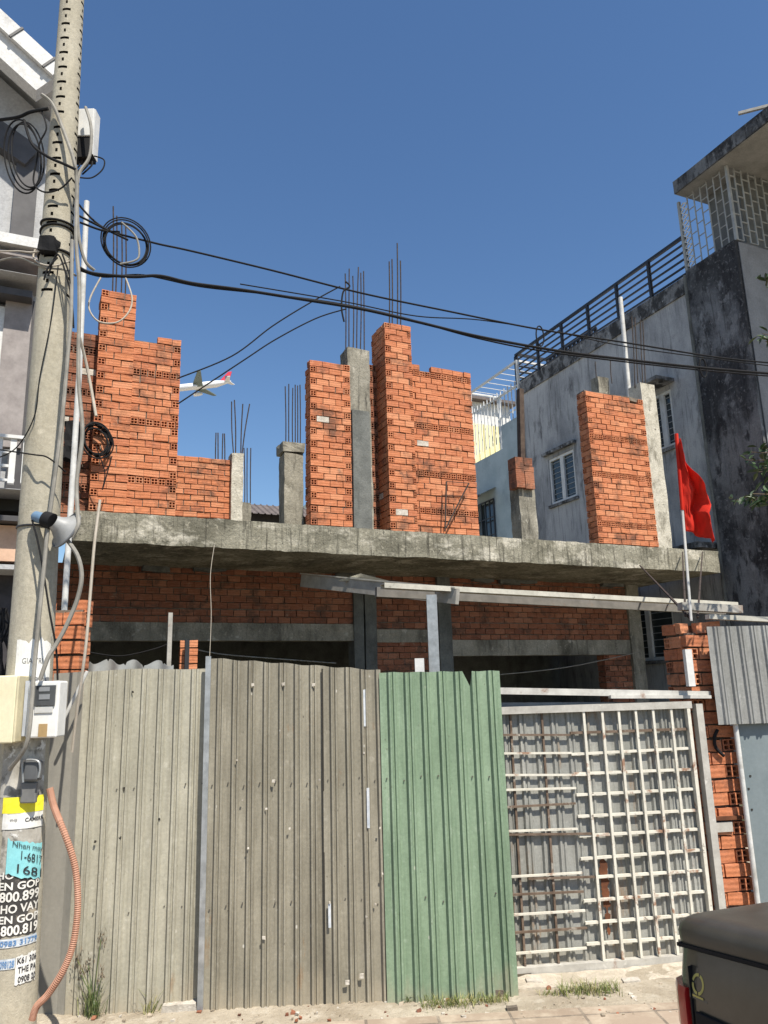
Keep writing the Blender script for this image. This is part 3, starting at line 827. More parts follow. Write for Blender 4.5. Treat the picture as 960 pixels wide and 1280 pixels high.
for k in range(4):
    z = hb[2] + (hb[3] - hb[2]) * k / 3
    m_.bar((BU - .03, hb[0], z), (BU - .03, hb[1], z), .03, .03)
m_.build('window_bars', BLACKM, wn)
m_ = MB()
m_.face([(BU - .5, hb[0] - .1, hb[3] + .05), (BU - .5, hb[1] + .1, hb[3] + .05), (BU, hb[1] + .1, hb[3] + .3), (BU, hb[0] - .1, hb[3] + .3)])
m_.box(BU - .52, BU - .48, hb[0] - .1, hb[1] + .1, hb[3] + .02, hb[3] + .06)
m_.build('window_awning', BLACKM, bl)
# white cage on its roof
y0, z0_ = FH.atx(649, 522, BU); y1 = yc + .4
zt_ = FH.atx(645, 450, BU)[1]
cg2 = MB()
for x in (BU + .05, BU + 1.0):
    for y in (y0, y1): cg2.bar((x, y, za - .5), (x, y, zt_), .06, .06)
    cg2.bar((x, y0, zt_), (x, y1, zt_), .05, .05); cg2.bar((x, y0, (za + zt_) / 2 + .1), (x, y1, (za + zt_) / 2 + .1), .03, .03)
for y in (y0, y1): cg2.bar((BU + .05, y, zt_), (BU + 1.0, y, zt_), .05, .05)
n = 14
for k in range(1, n):
    y = y0 + (y1 - y0) * k / n
    cg2.bar((BU + .05, y, za - .4), (BU + .05, y, zt_ - (.5 if k % 1 == 0 else 0)), .022, .022)
    if k % 2: cg2.bar((BU + .05, y, zt_), (BU + 1.0, y, zt_), .015, .015)
for k in range(1, 6):
    z = za - .4 + (zt_ - za) * k / 6
    cg2.bar((BU + 1.0, y0, z), (BU + 1.0, y1, z), .015, .015)
cg2.build('roof_cage', WHITEP, bl)
# cream-clad building far behind
FC = Frame(0, 0, 24.5)
P_ = FH.m @ Vector((9.9, 16.5, 0))
FC = Frame(P_.x, P_.y, 24.5)
crm = thing('cream_clad_building', 'narrow slice of a cream and white corrugated building between brick wall and blue house', 'building', FC, (1.0, 2, 0))
xa = FC.at(580, 540)[0]; xb = FC.at(640, 540)[0]
zmid = FC.at(597, 530)[1]; ztop = FC.at(597, 502)[1]
m_ = MB()
n = int((xb - xa) / .25)
for k in range(n):
    x = xa + k * .25
    m_.quads([(x, 0, 0), (x + .17, 0, 0), (x + .19, -.05, 0), (x + .25, -.05, 0), (x, 0, zmid), (x + .17, 0, zmid), (x + .19, -.05, zmid), (x + .25, -.05, zmid)], [(0, 1, 5, 4), (1, 2, 6, 5), (2, 3, 7, 6)])
m_.box(xa, xb, .02, 4, 0, zmid)
m_.build('cream_wall', CREAM, crm)
m_ = MB(); m_.box(xa, xb, .05, 4, zmid, ztop); m_.build('white_wall', WHITEP, crm)
m_ = MB(); m_.box(xa - .2, xb + .2, -.3, 4.2, ztop, ztop + .12); m_.build('roof', ROOF_BR, crm)

# dark roofed shed seen low between the columns
P_ = FH.m @ Vector((3.0, 24, 0)); FS = Frame(P_.x, P_.y, 24.5)
sh = thing('brown_roofed_house', 'low house with brown ribbed roof seen between the concrete columns', 'house', FS, (3, 2, 0))
xa, zt = FS.at(296, 629, 1.5); xb = FS.at(402, 632, 1.5)[0]; ze = FS.at(345, 643.5, -.4)[1]
m_ = MB()
n = int((xb - xa) / .3)
for k in range(n):
    x = xa + k * .3
    m_.quads([(x, -.4, ze), (x + .2, -.4, ze), (x + .25, -.4, ze + .06), (x + .3, -.4, ze), (x, 1.5, zt), (x + .2, 1.5, zt), (x + .25, 1.5, zt + .06), (x + .3, 1.5, zt)], [(0, 1, 5, 4), (1, 2, 6, 5), (2, 3, 7, 6)])
m_.build('roof', ROOF_BR, sh)
m_ = MB(); m_.box(xa + .2, xb - .2, .2, 1.4, 0, ze + (zt - ze) * .28); m_.build('wall', plain('eave_shade_wall', (.035, .03, .028), .95), sh)  # deep eave shade is put into the wall's dark colour
a, z_ = FS.at(383, 612, 1.4)
m_ = MB(); m_.quads([(a - .2, 1.4, zt - .1), (a + 1.5, 1.4, zt - .1), (a + 1.5, 1.4, zt + 1.6), (a - .2, 3, zt - .1), (a + 1.5, 3, zt - .1), (a + 1.5, 3, zt + 1.6)], [(0, 1, 2), (3, 5, 4), (0, 2, 5, 3), (1, 4, 5, 2)])
m_.build('roof_gable', surf('grey_green_gable', (.12, .16, .15), (.17, .21, .2), 3), sh)

# ------------------------------------------------------------------ corrugated sheets
def corrugated(x0, x1, y, z0, ztop, pitch, depth, prof=(0, .44, .54, .65, .71, .76, .82, .92, 1.0), zfun=None, nz=14, seed=0, wob=.006, zbot=None):
    """ribbed sheet facing -y; ztop may be a function of x"""
    mb = MB()
    xs = []
    n = int(math.ceil((x1 - x0) / pitch))
    for k in range(n):
        for q, o in zip(prof[:-1], (0, 0, -1, -1, -.3, -.3, -.8, -.8)):
            x = x0 + (k + q) * pitch
            if x < x1 - .002: xs.append((x, o * depth))
    xs.append((x1, 0))
    top = ztop if callable(ztop) else (lambda x: ztop)
    bot = zbot if callable(zbot) else (lambda x: z0)
    cols = len(xs)
    for side in (0, 1):
        for k in range(nz + 1):
            for (x, o) in xs:
                a, b = bot(x), top(x)
                z = a + (b - a) * k / nz
                d = wob * (noise.noise(Vector((x * 1.7 + seed, z * 1.3, seed))) * 2.2 + noise.noise(Vector((x * 6 + seed, z * 3, seed))) * .5)
                mb.v.append((x, y + o + d + side * .0016, z))
    half = cols * (nz + 1)
    for side in (0, 1):
        for k in range(nz):
            for i in range(cols - 1):
                q = side * half + k * cols + i
                mb.f.append((q, q + 1, q + cols + 1, q + cols)); mb.m.append(0)
    for i in range(cols - 1):
        for k in (0, nz):
            q = k * cols + i
            mb.f.append((q, q + 1, half + q + 1, half + q)); mb.m.append(0)
    for k in range(nz):
        for i in (0, cols - 1):
            q = k * cols + i
            mb.f.append((q, q + cols, half + q + cols, half + q)); mb.m.append(0)
    return mb
def fz(px, py, y=0): return FF.at(px, py, y)
def washers(par, pts, y, frame, size=.008, m=None):
    for px, py in pts:
        x, z = frame.at(px, py, y)
        mb = MB(); mb.box(x - size, x + size, y - .004, y + .002, z - size, z + size, .002)
        mb.build('washer', m or MORTAR_PALE, par)
# left
xL0 = FF.gx(63, .02, .3); xL1 = fz(258, 1000)[0]
zL = fz(170, 837)[1]
fl = corrugated(FF.at(96, 1000, .02)[0], xL1 + .03, .02, -.03, lambda x: zL + .006 * math.sin(x * 9), .105, .023, seed=1)
s_left = fl.build('fence_sheet', SHEET_L, None, FF)
tag(s_left, 'pale warm grey corrugated sheet standing beside the utility pole', 'fence sheet', 'corrugated fence sheets')
xr0 = FF.at(60, 1000, .05)[0]
fl = MB()
xa = FF.at(96, 1000, .02)[0]
fl.quads([(xr0 - .02, .06, -.02), (xa - .05, .04, -.02), (xa, .019, -.02), (xr0 - .02, .06, zL - .01), (xa - .05, .04, zL - .005), (xa, .019, zL)], [(0, 1, 4, 3), (1, 2, 5, 4)])
fl.build('side_flange', surf('shaded_flange', (.25, .24, .21), (.32, .305, .265), 3, (1, 1, .4), rough=.6, layers=(((.20, .195, .175), 4, (1.6, 1, .2), .5, .7, .7),)), s_left)  # shade on the bent return is put into its darker colour
washers(s_left, [(119, 1052), (166, 865), (199, 1024), (150, 1047), (155, 985)], .0, FF, .006, HOLE)
# centre, two lengths
xc0 = fz(260, 1000)[0]; xcm = fz(404.5, 1000)[0]; xc_1 = fz(479, 1000)[0]
z1a = fz(262, 823)[1]; z1b = fz(476, 838)[1]
topC = lambda x: z1a + (z1b - z1a) * (x - xc0) / (xc_1 - xc0) + .004 * math.sin(x * 31)
s_c = corrugated(xc0, xcm + .01, -.035, -.03, topC, .098, .022, seed=4).build('fence_sheet', SHEET_C, None, FF)
tag(s_c, 'tall brown grey corrugated sheet with bright metal edge strip on its left', 'fence sheet', 'corrugated fence sheets')
e = MB(); e.box(xc0 - .028, xc0 + .006, -.050, -.041, -.02, z1a + .012)
e.build('edge_strip', STEEL_GALV, s_c)
washers(s_c, [(316, 856), (354, 855), (392, 856), (342, 976), (330, 1172)], -.060, FF, .009)
washers(s_c, [(333, 1011), (296, 950), (303, 1000), (310, 1060), (362, 1036)], -.060, FF, .005, MORTAR_PALE)
s_c2 = corrugated(xcm, xc_1, -.045, -.03, topC, .098, .022, seed=9).build('fence_sheet', SHEET_C, None, FF)
tag(s_c2, 'narrow brown grey corrugated sheet between its dark seam and the green sheet', 'fence sheet', 'corrugated fence sheets')
washers(s_c2, [(452, 1220), (434, 1228)], -.071, FF, .012)
washers(s_c2, [(455, 941), (399, 975), (469, 1130), (458, 1146), (412, 1128)], -.071, FF, .005, MORTAR_PALE)
sm = MB(); sm.box(xcm - .006, xcm + .004, -.049, -.046, 0, topC(xcm) - .02); sm.build('seam_edge', HOLE, s_c2)
for q0, q1 in (((455, 862), (455, 908)), ((412, 1130), (413, 1160)), ((460, 985), (460, 1035))):
    a = FF.v(*q0, -.066); b = FF.v(*q1, -.066)
    m_ = MB(); m_.box(a.x - .009, a.x + .006, -.067, -.0655, b.z, a.z, .002); m_.build('paint_smear', surf('blue_white_smear', (.42, .46, .50), (.6, .62, .64), 20), s_c2)
# green
xg0 = fz(477, 1000)[0]; xg1 = fz(633, 1040)[0]
zg = fz(545, 840)[1]
def topG(x):
    f_ = (x - xg0) / (xg1 - xg0)
    return zg + .002 * math.sin(x * 40) + .008 * (.5 - f_) - (.10 if .725 < f_ < .755 else 0) - (.07 if .165 < f_ < .185 else 0)
s_g = corrugated(xg0, xg1, -.075, -.02, topG, .108, .023, seed=14, wob=.003).build('fence_sheet', SHEET_G, None, FF)
tag(s_g, 'faded green corrugated sheet standing between grey sheets and the barred gate', 'fence sheet', 'corrugated fence sheets')
washers(s_g, [(475, 1035), (478, 1092)], -.088, FF, .005, MORTAR_PALE)

SCREW = plain('screw_head', (.10, .09, .075), .7)
for sh_, xa_, xb_, yy_, pit in ((s_left, FF.at(96, 1000, .02)[0], xL1, .02, .105), (s_c, xc0, xcm, -.035, .098), (s_c2, xcm, xc_1, -.045, .098), (s_g, xg0, xg1, -.075, .108)):
    k = 0
    while xa_ + (k + .3) * pit < xb_:
        for zz_ in (.55, 1.25):
            if random.random() < .7:
                x_ = xa_ + (k + .3) * pit; z_ = zz_ + random.uniform(-.02, .02)
                mb = MB(); mb.tube([(x_, yy_ + .004, z_), (x_, yy_ - .010, z_)], .0045, 6); mb.build('screw', SCREW, sh_)
        k += 1
# wavy cement roofing offcut behind the left sheet
xa, zt = FF.at(107, 826, .35); xb = FF.at(215, 834, .35)[0]
mb = MB()
n = 60
for k in range(n + 1):
    x = xa + (xb - xa) * k / n
    o = .025 * math.sin(x * 2 * math.pi / .17)
    zz = zt + .02 * math.sin(x * 2 * math.pi / .17) - .03 * (k / n) + (.0 if k % 13 else -.02)
    mb.v += [(x, .35 + o, 0), (x, .41 + o, zz), (x, .358 + o, 0), (x, .418 + o, zz)]
for k in range(n):
    q = k * 4
    mb.f += [(q, q + 4, q + 5, q + 1), (q + 2, q + 6, q + 7, q + 3), (q + 1, q + 5, q + 7, q + 3)]; mb.m += [0, 0, 0]
o = mb.build('roofing_sheet', surf('fibre_cement', (.25, .26, .25), (.33, .34, .33), 4, rough=.9), None, FF, smooth=True)
tag(o, 'wavy grey cement roofing sheet peeking over the left fence sheet', 'roofing sheet')

# left brick gate pillar, behind the pole
xa = FF.at(40, 790, .12)[0]; xb, zt = FF.at(104, 746, .12)
lp = brick_wall('brick_pillar', None, xa, xb, .12, .34, 0, zt, left=True, right=True, ql=1, qr=1, frame=FF, ragged=.2, mat=BRICK, pale=.06)
tag(lp, 'rough brick pillar squeezed between the concrete pole and the left fence sheet', 'brick pillar')
# sunlit brick stub and steel posts seen through the left opening
xa, zt = FH.at(232, 800, .25); xb = FH.at(247.5, 800, .25)[0]
st = brick_wall('brick_stub_wall', None, xa - .06, xb, .25, .35, 0, zt, frame=FH, pale=0)
tag(st, 'sunlit brick stub wall standing under the slab behind the left fence', 'wall')
for px, yt, lab, m in ((213, 766, 'grey steel post standing under the slab left of the sunlit brick stub', STEEL_DULL), (234, 800, 'dark steel post standing against the sunlit brick stub wall', BLACKM)):
    a = FH.v(px, yt, .15); 
    mb = MB(); mb.bar((a.x, a.y, 0), (a.x, a.y, a.z), .05, .05)
    o = mb.build('steel_post', m, None, FH); tag(o, lab, 'post')

# ------------------------------------------------------------------ steel frame of a lost awning
aw = thing('awning_frame', 'rusty leftover steel awning frame with pale gutter and one galvanised post', 'awning', W0, (.9, 8.8, 0))
def hz(px, py, z):
    d = ray(px, py); t = (z - EYE.z) / d.z
    return EYE + d * t
FA = Frame(.6, 8.75, 22.0)
a = FA.v(478, 730); b = FA.v(918, 754)
mb = MB()
mb.bar(a, b, .12, .016); mb.bar(a + Vector((0, -.06, -.022)), b + Vector((0, -.06, -.022)), .006, .055); mb.bar(a + Vector((0, .06, -.022)), b + Vector((0, .06, -.022)), .006, .055)
for v_ in range(0, len(mb.v)): mb.v[v_] = tuple(FA.m @ Vector(mb.v[v_]))
mb.build('gutter', STEEL_PALE, aw)
mb = MB()
a2, b2 = FA.m @ FA.v(470, 740, .20), FA.m @ FA.v(905, 763, .20)
mb.bar(a2, b2, .06, .11); mb.build('dark_purlin', STEEL_DARK, aw)
a3 = FH.m @ FH.v(378, 726, .9); b3 = FA.m @ FA.v(572, 746, -.10)
mb = MB(); mb.bar(a3, b3, .06, .17); mb.build('cross_purlin', STEEL_DULL, aw)
mb = MB(); mb.bar(a3 + Vector((0, 0, .10)), b3 + Vector((0, 0, .10)), .09, .018); mb.build('purlin_edge', STEEL_PALE, aw)
pt, pb_ = FA.m @ FA.v(539, 744, -.02), FA.m @ FA.v(541, 836, -.02)
mb = MB(); mb.bar((pt.x, pt.y, 0), (pt.x, pt.y, pt.z), .115, .115, (0, 1, 0)); po = mb.build('post', STEEL_GALV, aw)
x_ = FA.m @ FA.v(530, 830, -.2)
mb = MB(); mb.box(x_.x - .10, x_.x + .0, x_.y - .05, x_.y + .02, x_.z - .10, x_.z + .06); mb.build('white_bracket', WHITEP, po)
# torn roofing scrap on top
c = (a3 * .60 + b3 * .40)
mb = MB(); mb.quads([c + Vector((-.25, 0, .08)), c + Vector((.05, .02, .17)), c + Vector((.5, .3, .08)), c + Vector((.1, .35, .075))], [(0, 1, 2), (0, 2, 3)]); mb.build('torn_sheet', STEEL_PALE, aw)

# ------------------------------------------------------------------ gate
gate = thing('barred_gate', 'sliding gate of chipped white bars over grey corrugated sheet, rust streaked', 'gate', FG, (.55, 0, 0))
def gp(x, y): return (600 + x * .375, 850 + y * .375)
GB = .036
x0 = FG.at(620, 1000, GB)[0]; x1 = FG.at(*gp(745, 600), GB)[0]
zt = FG.at(*gp(400, 103), GB)[1]; zbm = FG.at(*gp(400, 950), GB)[1]
bk = corrugated(x0 - .1, x1 + .02, GB, zbm, zt, .115, .016, seed=22, wob=.004)
bs = bk.build('backing_sheet', SHEET_B, gate)
rs = FG.at(*gp(410, 650), GB)
mb = MB()
za, zb_ = FG.at(*gp(412, 588), GB)[1], FG.at(*gp(418, 850), GB)[1]
n = 60
for k in range(n + 1):
    f_ = k / n
    w0 = .030 * (1 - f_) ** .35 * min(1, f_ * 12)
    l_ = w0 * (1 + .55 * noise.noise(Vector((f_ * 14, 1, 0))) + .3 * noise.noise(Vector((f_ * 40, 1, 5))))
    r2 = w0 * (1 + .55 * noise.noise(Vector((f_ * 14, 7, 0))) + .3 * noise.noise(Vector((f_ * 40, 9, 5))))
    if f_ > .6 and noise.noise(Vector((f_ * 11, 3, 3))) > .1: l_ *= .3; r2 *= .4
    z = za + (zb_ - za) * f_
    mb.v += [(rs[0] - l_, GB - .0175, z), (rs[0] + r2, GB - .0175, z)]
for k in range(n): mb.f.append((2 * k, 2 * k + 1, 2 * k + 3, 2 * k + 2)); mb.m.append(0)
mb.build('rust_patch', RUST, bs)
fr_ = MB()
zt2 = FG.at(*gp(400, 90), 0)[1]
xA = FG.at(*gp(60, 97), 0)[0] - .2
xR = FG.at(*gp(690, 97), 0)[0]
fr_.box(xA, xR + .03, -.02, .03, zt, zt2 + .02)
fr_.build('top_rail', GATE_F, gate)
fr_ = MB(); fr_.box(xA, xR + .03, -.02, .03, zbm - .01, zbm + .035)
fr_.build('bottom_rail', GATE_F, gate)
mb = MB(); mb.box(xR - .012, xR + .012, -.022, .02, zbm + .036, zt - .002); mb.build('frame_stile', GATE_W, gate)
t = .0085
for xt in (345, 405, 463, 520, 577, 635):
    x = FG.at(*gp(xt, 105), -.01)[0]
    mb = MB(); mb.bar((x, -.005, zbm + .037), (x + random.uniform(-.006, .006), -.005, zt - .002), 2 * t, 2 * t)
    mb.build('vertical_bar', GATE_W, gate)
for xt in (100, 205):
    x = FG.at(*gp(xt, 105), .0)[0]
    mb = MB(); mb.bar((x, .014, zbm + .037), (x + .004, .014, zt - .002), .014, .014)
    mb.build('vertical_bar', GATE_R, gate)
R_rows = [(300, 170, 690, 172), (303, 237, 698, 237), (310, 304, 705, 303), (320, 374, 712, 370), (325, 447, 720, 437), (330, 516, 728, 505), (335, 589, 735, 573), (385, 656, 742, 640), (345, 733, 748, 709), (350, 806, 755, 783), (355, 881, 762, 852)]
for k, (xa, ya, xb, yb) in enumerate(R_rows):
    a = FG.v(*gp(xa, ya), .009); b = FG.v(*gp(xb, yb), .009)
    m_z = (a.z + b.z) / 2
    a.z = m_z + random.uniform(-.006, .006); b.z = m_z + random.uniform(-.006, .006)
    mb = MB(); mb.bar(a, b, 2 * t, 2 * t)
    mb.build('horizontal_bar', GATE_R if k == 0 else GATE_W, gate)
L_rows = [(72, 181, 300, 183, 1), (78, 243, 305, 243, 0), (85, 315, 362, 316, 0), (88, 366, 320, 360, 0), (92, 425, 318, 411, 1), (96, 504, 325, 496, 0), (96, 514, 382, 512, 1), (103, 657, 340, 642, 0), (220, 660, 385, 656, 1), (108, 716, 345, 705, 1), (112, 784, 350, 768, 0), (116, 844, 356, 826, 1), (118, 914, 355, 893, 0), (120, 964, 384, 945, 0)]
for (xa, ya, xb, yb, r_) in L_rows:
    a = FG.v(*gp(xa - 60, ya + 2), .002); b = FG.v(*gp(xb, yb), .002)
    mb = MB(); mb.bar(a, b, .013, .013)
    mb.build('horizontal_bar', GATE_R if r_ else GATE_W, gate)
mb = MB(); mb.face([(-.15, -.02, .034), (1.6, -.02, .034), (1.6, .9, .034), (-.15, .9, .034)])
o = mb.build('gateway_shade_sheet', bpy.data.materials['added_dark_soil'], None, FG); tag(o, None, None, None, 'structure')  # dark sheet added so the gap under the gate reads as shade
# overhead rails of the gate
a = FG.v(622, 863.5, .05); b = FG.v(886, 868, .05)
mb = MB(); mb.bar(a, b, .05, .045); mb.bar(FG.v(762, 871, .02), FG.v(887, 871, .02), .05, .022)
o = mb.build('gate_track', surf('track_paint', (.42, .41, .38), (.55, .54, .5), 9, rough=.6, layers=(((.22, .11, .06), 6, (1, 1, 1), .62, .72, .8),)), None, FG)
tag(o, 'rusty grey steel track spanning above the barred gate', 'rail')
a = FG.v(622, 881, .1); b = FG.v(863, 880, .1)
mb = MB(); mb.bar(a, b, .04, .03); o = mb.build('steel_tube', surf('blue_steel', (.15, .165, .175), (.21, .225, .235), 8, rough=.5), None, FG)
tag(o, 'thin bluish steel tube just above the barred gate top', 'tube')
mb = MB()
x_ = FG.gx(872, .03, 1.6); 
zpt = FG.at(855, 812, .03)[1]
mb.bar((x_ - .0, .03, 0), (x_ - .0, .03, FG.at(862, 880, .03)[1]), .05, .06, (0, 1, 0))
o = mb.build('gate_post', GATE_F, None, FG); tag(o, 'slim grey steel post between the barred gate and brick pillar', 'post')
xu, zu = FG.at(856, 812, -.02); zb_ = FG.at(858, 858, -.02)[1]
mb = MB(); mb.box(xu - .02, xu + .03, -.06, -.02, zb_, zu); o = mb.build('white_jamb', WHITEP, None, FG); tag(o, 'short white jamb strip on the brick pillar above the gate track', 'jamb')
# right brick pillar
FPl = Frame(2.03, 5.72, 8.0)
xa = FPl.gx(868, 0, 1.55); xb = FPl.gx(914, 0, 1.3)
zt = FPl.at(868, 777)[1]
rp = brick_wall('brick_pillar', None, xa, xb + .04, 0, .34, 0, zt, left=True, right=True, ql=1, qr=1, frame=FPl, mat=BRICK, ragged=.15, pale=0)
tag(rp, 'slim brick pillar between the barred gate and the blue grey door', 'brick pillar')
zl = FPl.at(905, 1022)[1]
mb = MB(); mb.box(xa - .02, xb + .03, -.03, .0, zl - .012, zl + .012); mb.build('rust_strip', RUST, rp)
a = FPl.v(905, 1033, -.01); mb = MB(); mb.box(a.x - .085, a.x + .06, -.02, .0, a.z - .035, a.z + .03); mb.build('hinge_plate', GATE_F, rp)
pts = [FPl.v(*p, -.02) for p in ((897, 912), (893, 922), (895, 935), (905, 945))]
MB().tube(pts, .012, 6, 4).build('wire_stub', BLACK, rp)
# rail running right above the pillar, and the sheet
FRt = Frame(2.2, 5.68, 8.0)
a = FRt.v(884, 771, .05); b = FRt.v(990, 776, .05)
mb = MB(); mb.bar(a, b, .06, .035); o = mb.build('top_rail', STEEL_PALE, None, FRt); tag(o, 'short pale steel rail above the right hand grey sheet', 'rail')
mb = MB(); mb.bar(FRt.v(850, 758, .4), FRt.v(925, 762, .4), .08, .06); o = mb.build('steel_beam', STEEL_DULL, None, FRt); tag(o, 'dull steel beam crossing behind the red flag pole', 'beam')
x0 = FRt.gx(883, -.05, 2.2); x1 = FRt.gx(1080, -.05, 2.0)
z1_, z0_ = FRt.at(900, 783, -.05)[1], FRt.at(925, 905, -.05)[1]
o = corrugated(x0, x1, -.05, z0_, z1_, .095, .016, seed=31, wob=.003).build('fence_sheet', SHEET_N, None, FRt)
tag(o, 'high mounted grey corrugated sheet above the blue grey door', 'fence sheet', 'corrugated fence sheets')
# door
dr = thing('steel_door', 'flat blue grey steel door behind the dark pickup', 'door', FRt, (1.0, 0, 0))
xd = FRt.gx(927, .0, 1.2)
mb = MB(); mb.box(xd, xd + 1.6, .0, .035, .03, z0_ + .02); pn = mb.build('door_panel', BLUEGREY, dr)
mb = MB()
mb.tube([(xd - .02, -.02, .0), (xd - .02, -.02, z0_ + .03)], .018, 10); mb.build('white_frame_tube', WHITEPVC, dr, smooth=True)
for px, py in ((938, 970), (936, 986), (940, 1012)):
    a = FRt.v(px, py, -.003); mb = MB(); mb.box(a.x - .007, a.x + .007, -.004, .0, a.z - .006, a.z + .006); mb.build('bolt_hole', HOLE, pn)

# ------------------------------------------------------------------ flag
FFl = Frame(2.1, 5.95, 0)
fl = thing('red_flag', 'limp red flag on a slim white pole fixed to the brick pillar', 'flag', FFl, tuple(FFl.v(863, 772)))
a = FFl.v(864, 776); b = FFl.v(845.5, 543)
mb = MB(); mb.tube([a, b], .011, 8); mb.build('flag_pole', WHITEPVC, fl, smooth=True)
m2 = MB(); c = a.lerp(b, .58); m2.tube([c, b + (b - a) * .003], .015, 8); m2.build('flag_sleeve', FLAGRED, fl, smooth=True)
mb = MB()
nu, nv = 26, 40
# hoist edge (along the pole) and fly edge (outline of the hanging cloth)
H0, H1 = (847, 556), (857, 664)
fly = [(847, 552), (853, 570), (862, 590), (872, 607), (879, 621), (881, 632), (877, 644), (884, 658), (890, 677)]
def fly_at(t):
    q = t * (len(fly) - 1); k = min(int(q), len(fly) - 2); f_ = q - k
    return fly[k][0] * (1 - f_) + fly[k + 1][0] * f_, fly[k][1] * (1 - f_) + fly[k + 1][1] * f_
for j in range(nv + 1):
    t_ = j / nv
    h = (H0[0] + (H1[0] - H0[0]) * t_, H0[1] + (H1[1] - H0[1]) * t_)
    fy = fly_at(t_)
    for i in range(nu + 1):
        s_ = i / nu
        amp = .085 * s_ * (.35 + t_)
        ph = s_ * 9 + t_ * 4
        d = amp * math.sin(ph) + .03 * s_ * math.sin(t_ * 17 + s_ * 5) + .03 * s_ * noise.noise(Vector((s_ * 5, t_ * 8, 1))) + .012 * noise.noise(Vector((s_ * 14, t_ * 9, 4)))
        p = FFl.v(h[0] + (fy[0] - h[0]) * s_, h[1] + (fy[1] - h[1]) * s_, 0)
        p.y += d - .05 * s_; p.z -= .02 * s_ * math.sin(s_ * 6 + t_ * 3)
        mb.v.append(tuple(p))
for j in range(nv):
    for i in range(nu):
        q = j * (nu + 1) + i
        mb.f.append((q, q + 1, q + nu + 2, q + nu + 1)); mb.m.append(0)
fo = mb.build('flag_cloth', FLAGRED, fl, smooth=True)
md = fo.modifiers.new('t', 'SOLIDIFY'); md.thickness = .0015

# ------------------------------------------------------------------ utility pole
PX, PY = -2.155, 4.75
pole = thing('utility_pole', 'tall tapered concrete utility pole hung with cables and covered in paper notices', 'pole', W0, (PX, PY, 0))
def pr(z): return .150 - (.150 - .078) * z / 7.5 
def pcx(z): return PX - .012 * z
def pole_v(z, ang, r=0):
    """ang 0 faces the camera side (-y), positive towards +x"""
    rr = pr(z) + r
    return Vector((pcx(z) + rr * math.sin(ang), PY - rr * math.cos(ang), z))
mb = MB()
angs = sorted([R(a) for a in list(range(-180, 180, 12))] + [R(q) for c in (0, 90, -90) for q in (-21, -5, 5, 21)])
zlev = [0, .02]
pockets = {}
z = .3
while z < 4.35: zlev.append(z); z += .3
k = 0
z = 4.45
while z < 8.6:
    zlev += [z, z + .021, z + .062, z + .090]
    k += 1; z += .127
zlev.append(8.7)
na = len(angs)
for zz in zlev:
    for a in angs: mb.v.append(tuple(pole_v(zz, a)))
for k in range(len(zlev) - 1):
    z0, z1 = zlev[k], zlev[k + 1]
    for i in range(na):
        a0 = angs[i]; a1 = angs[(i + 1) % na] if i < na - 1 else angs[0] + 2 * math.pi
        q = (k * na + i, k * na + (i + 1) % na, (k + 1) * na + (i + 1) % na, (k + 1) * na + i)
        am = (a0 + a1) / 2
        dev = min(abs(am - c) for c in (0, R(90), R(-90)))
        pit = z0 > 4.44 and ((abs((z1 - z0) - .028) < .003 and dev < R(5)) or (abs((z1 - z0) - .021) < .003 and dev < R(21)))
        if pit:
            b = len(mb.v)
            ins = []
            for w_ in q:
                v_ = Vector(mb.v[w_]); c_ = Vector((pcx(v_.z), PY, v_.z)); ins.append(tuple(c_ + (v_ - c_) * .80))
            mb.v += ins
            mb.f.append((b, b + 1, b + 2, b + 3)); mb.m.append(1)
            for e in range(4):
                mb.f.append((q[e], q[(e + 1) % 4], b + (e + 1) % 4, b + e)); mb.m.append(1)
        else:
            mb.f.append(q); mb.m.append(0)
mb.f.append(tuple((len(zlev) - 1) * na + i for i in range(na))); mb.m.append(0)
shaft = mb.build('shaft', [POLE, HOLE], pole, smooth=True)

FPo = Frame(PX, PY - .14, 0)       # plane at the pole's front for lay-out
def zpole(py, px=45): return FPo.at(px, py)[1]
def pang(px, py):
    x, z = FPo.at(px, py)
    s_ = max(-.98, min(.98, (x + PX - pcx(z)) / pr(z)))
    return math.asin(s_), z
def patch(name, px0, px1, py0, py1, m, par, r=.003, skew=0, n=12, rag=0, label=None):
    z1 = zpole(py0); z0 = zpole(py1)
    a0 = pang(px0, (py0 + py1) / 2)[0]; a1 = pang(px1, (py0 + py1) / 2)[0]
    mb = MB()
    nz = 6
    for side in (0, .0012):
        for k in range(nz + 1):
            for i in range(n + 1):
                a = a0 + (a1 - a0) * i / n
                zz = z0 + (z1 - z0) * k / nz + skew * (i / n - .5)
                if rag:
                    e = (k in (0, nz)) * rag * noise.noise(Vector((i * 1.7, k * 3.1, px0)))
                    zz += e
                mb.v.append(tuple(pole_v(zz, a, r - side + .002 * noise.noise(Vector((i * .6, k * .7, py0))))))
    h = (n + 1) * (nz + 1)
    for k in range(nz):
        for i in range(n):
            q = k * (n + 1) + i
            mb.f.append((q, q + 1, q + n + 2, q + n + 1)); mb.m.append(0)
            mb.f.append((h + q, h + q + n + 1, h + q + n + 2, h + q + 1)); mb.m.append(0)
    return mb.build(name, m, par)
def text_mesh(body, bold=.0):
    cu = bpy.data.curves.new('lettering', 'FONT'); cu.body = body; cu.size = 1; cu.offset = bold; cu.resolution_u = 3
    tmp = bpy.data.objects.new('lettering', cu); COL.objects.link(tmp)
    bpy.context.view_layer.update()
    dg = bpy.context.evaluated_depsgraph_get()
    me = bpy.data.meshes.new_from_object(tmp.evaluated_get(dg))
    vs = [v.co.copy() for v in me.vertices]; fs = [tuple(p.vertices) for p in me.polygons]
    bpy.data.objects.remove(tmp); bpy.data.curves.remove(cu); bpy.data.meshes.remove(me)
    return vs, fs
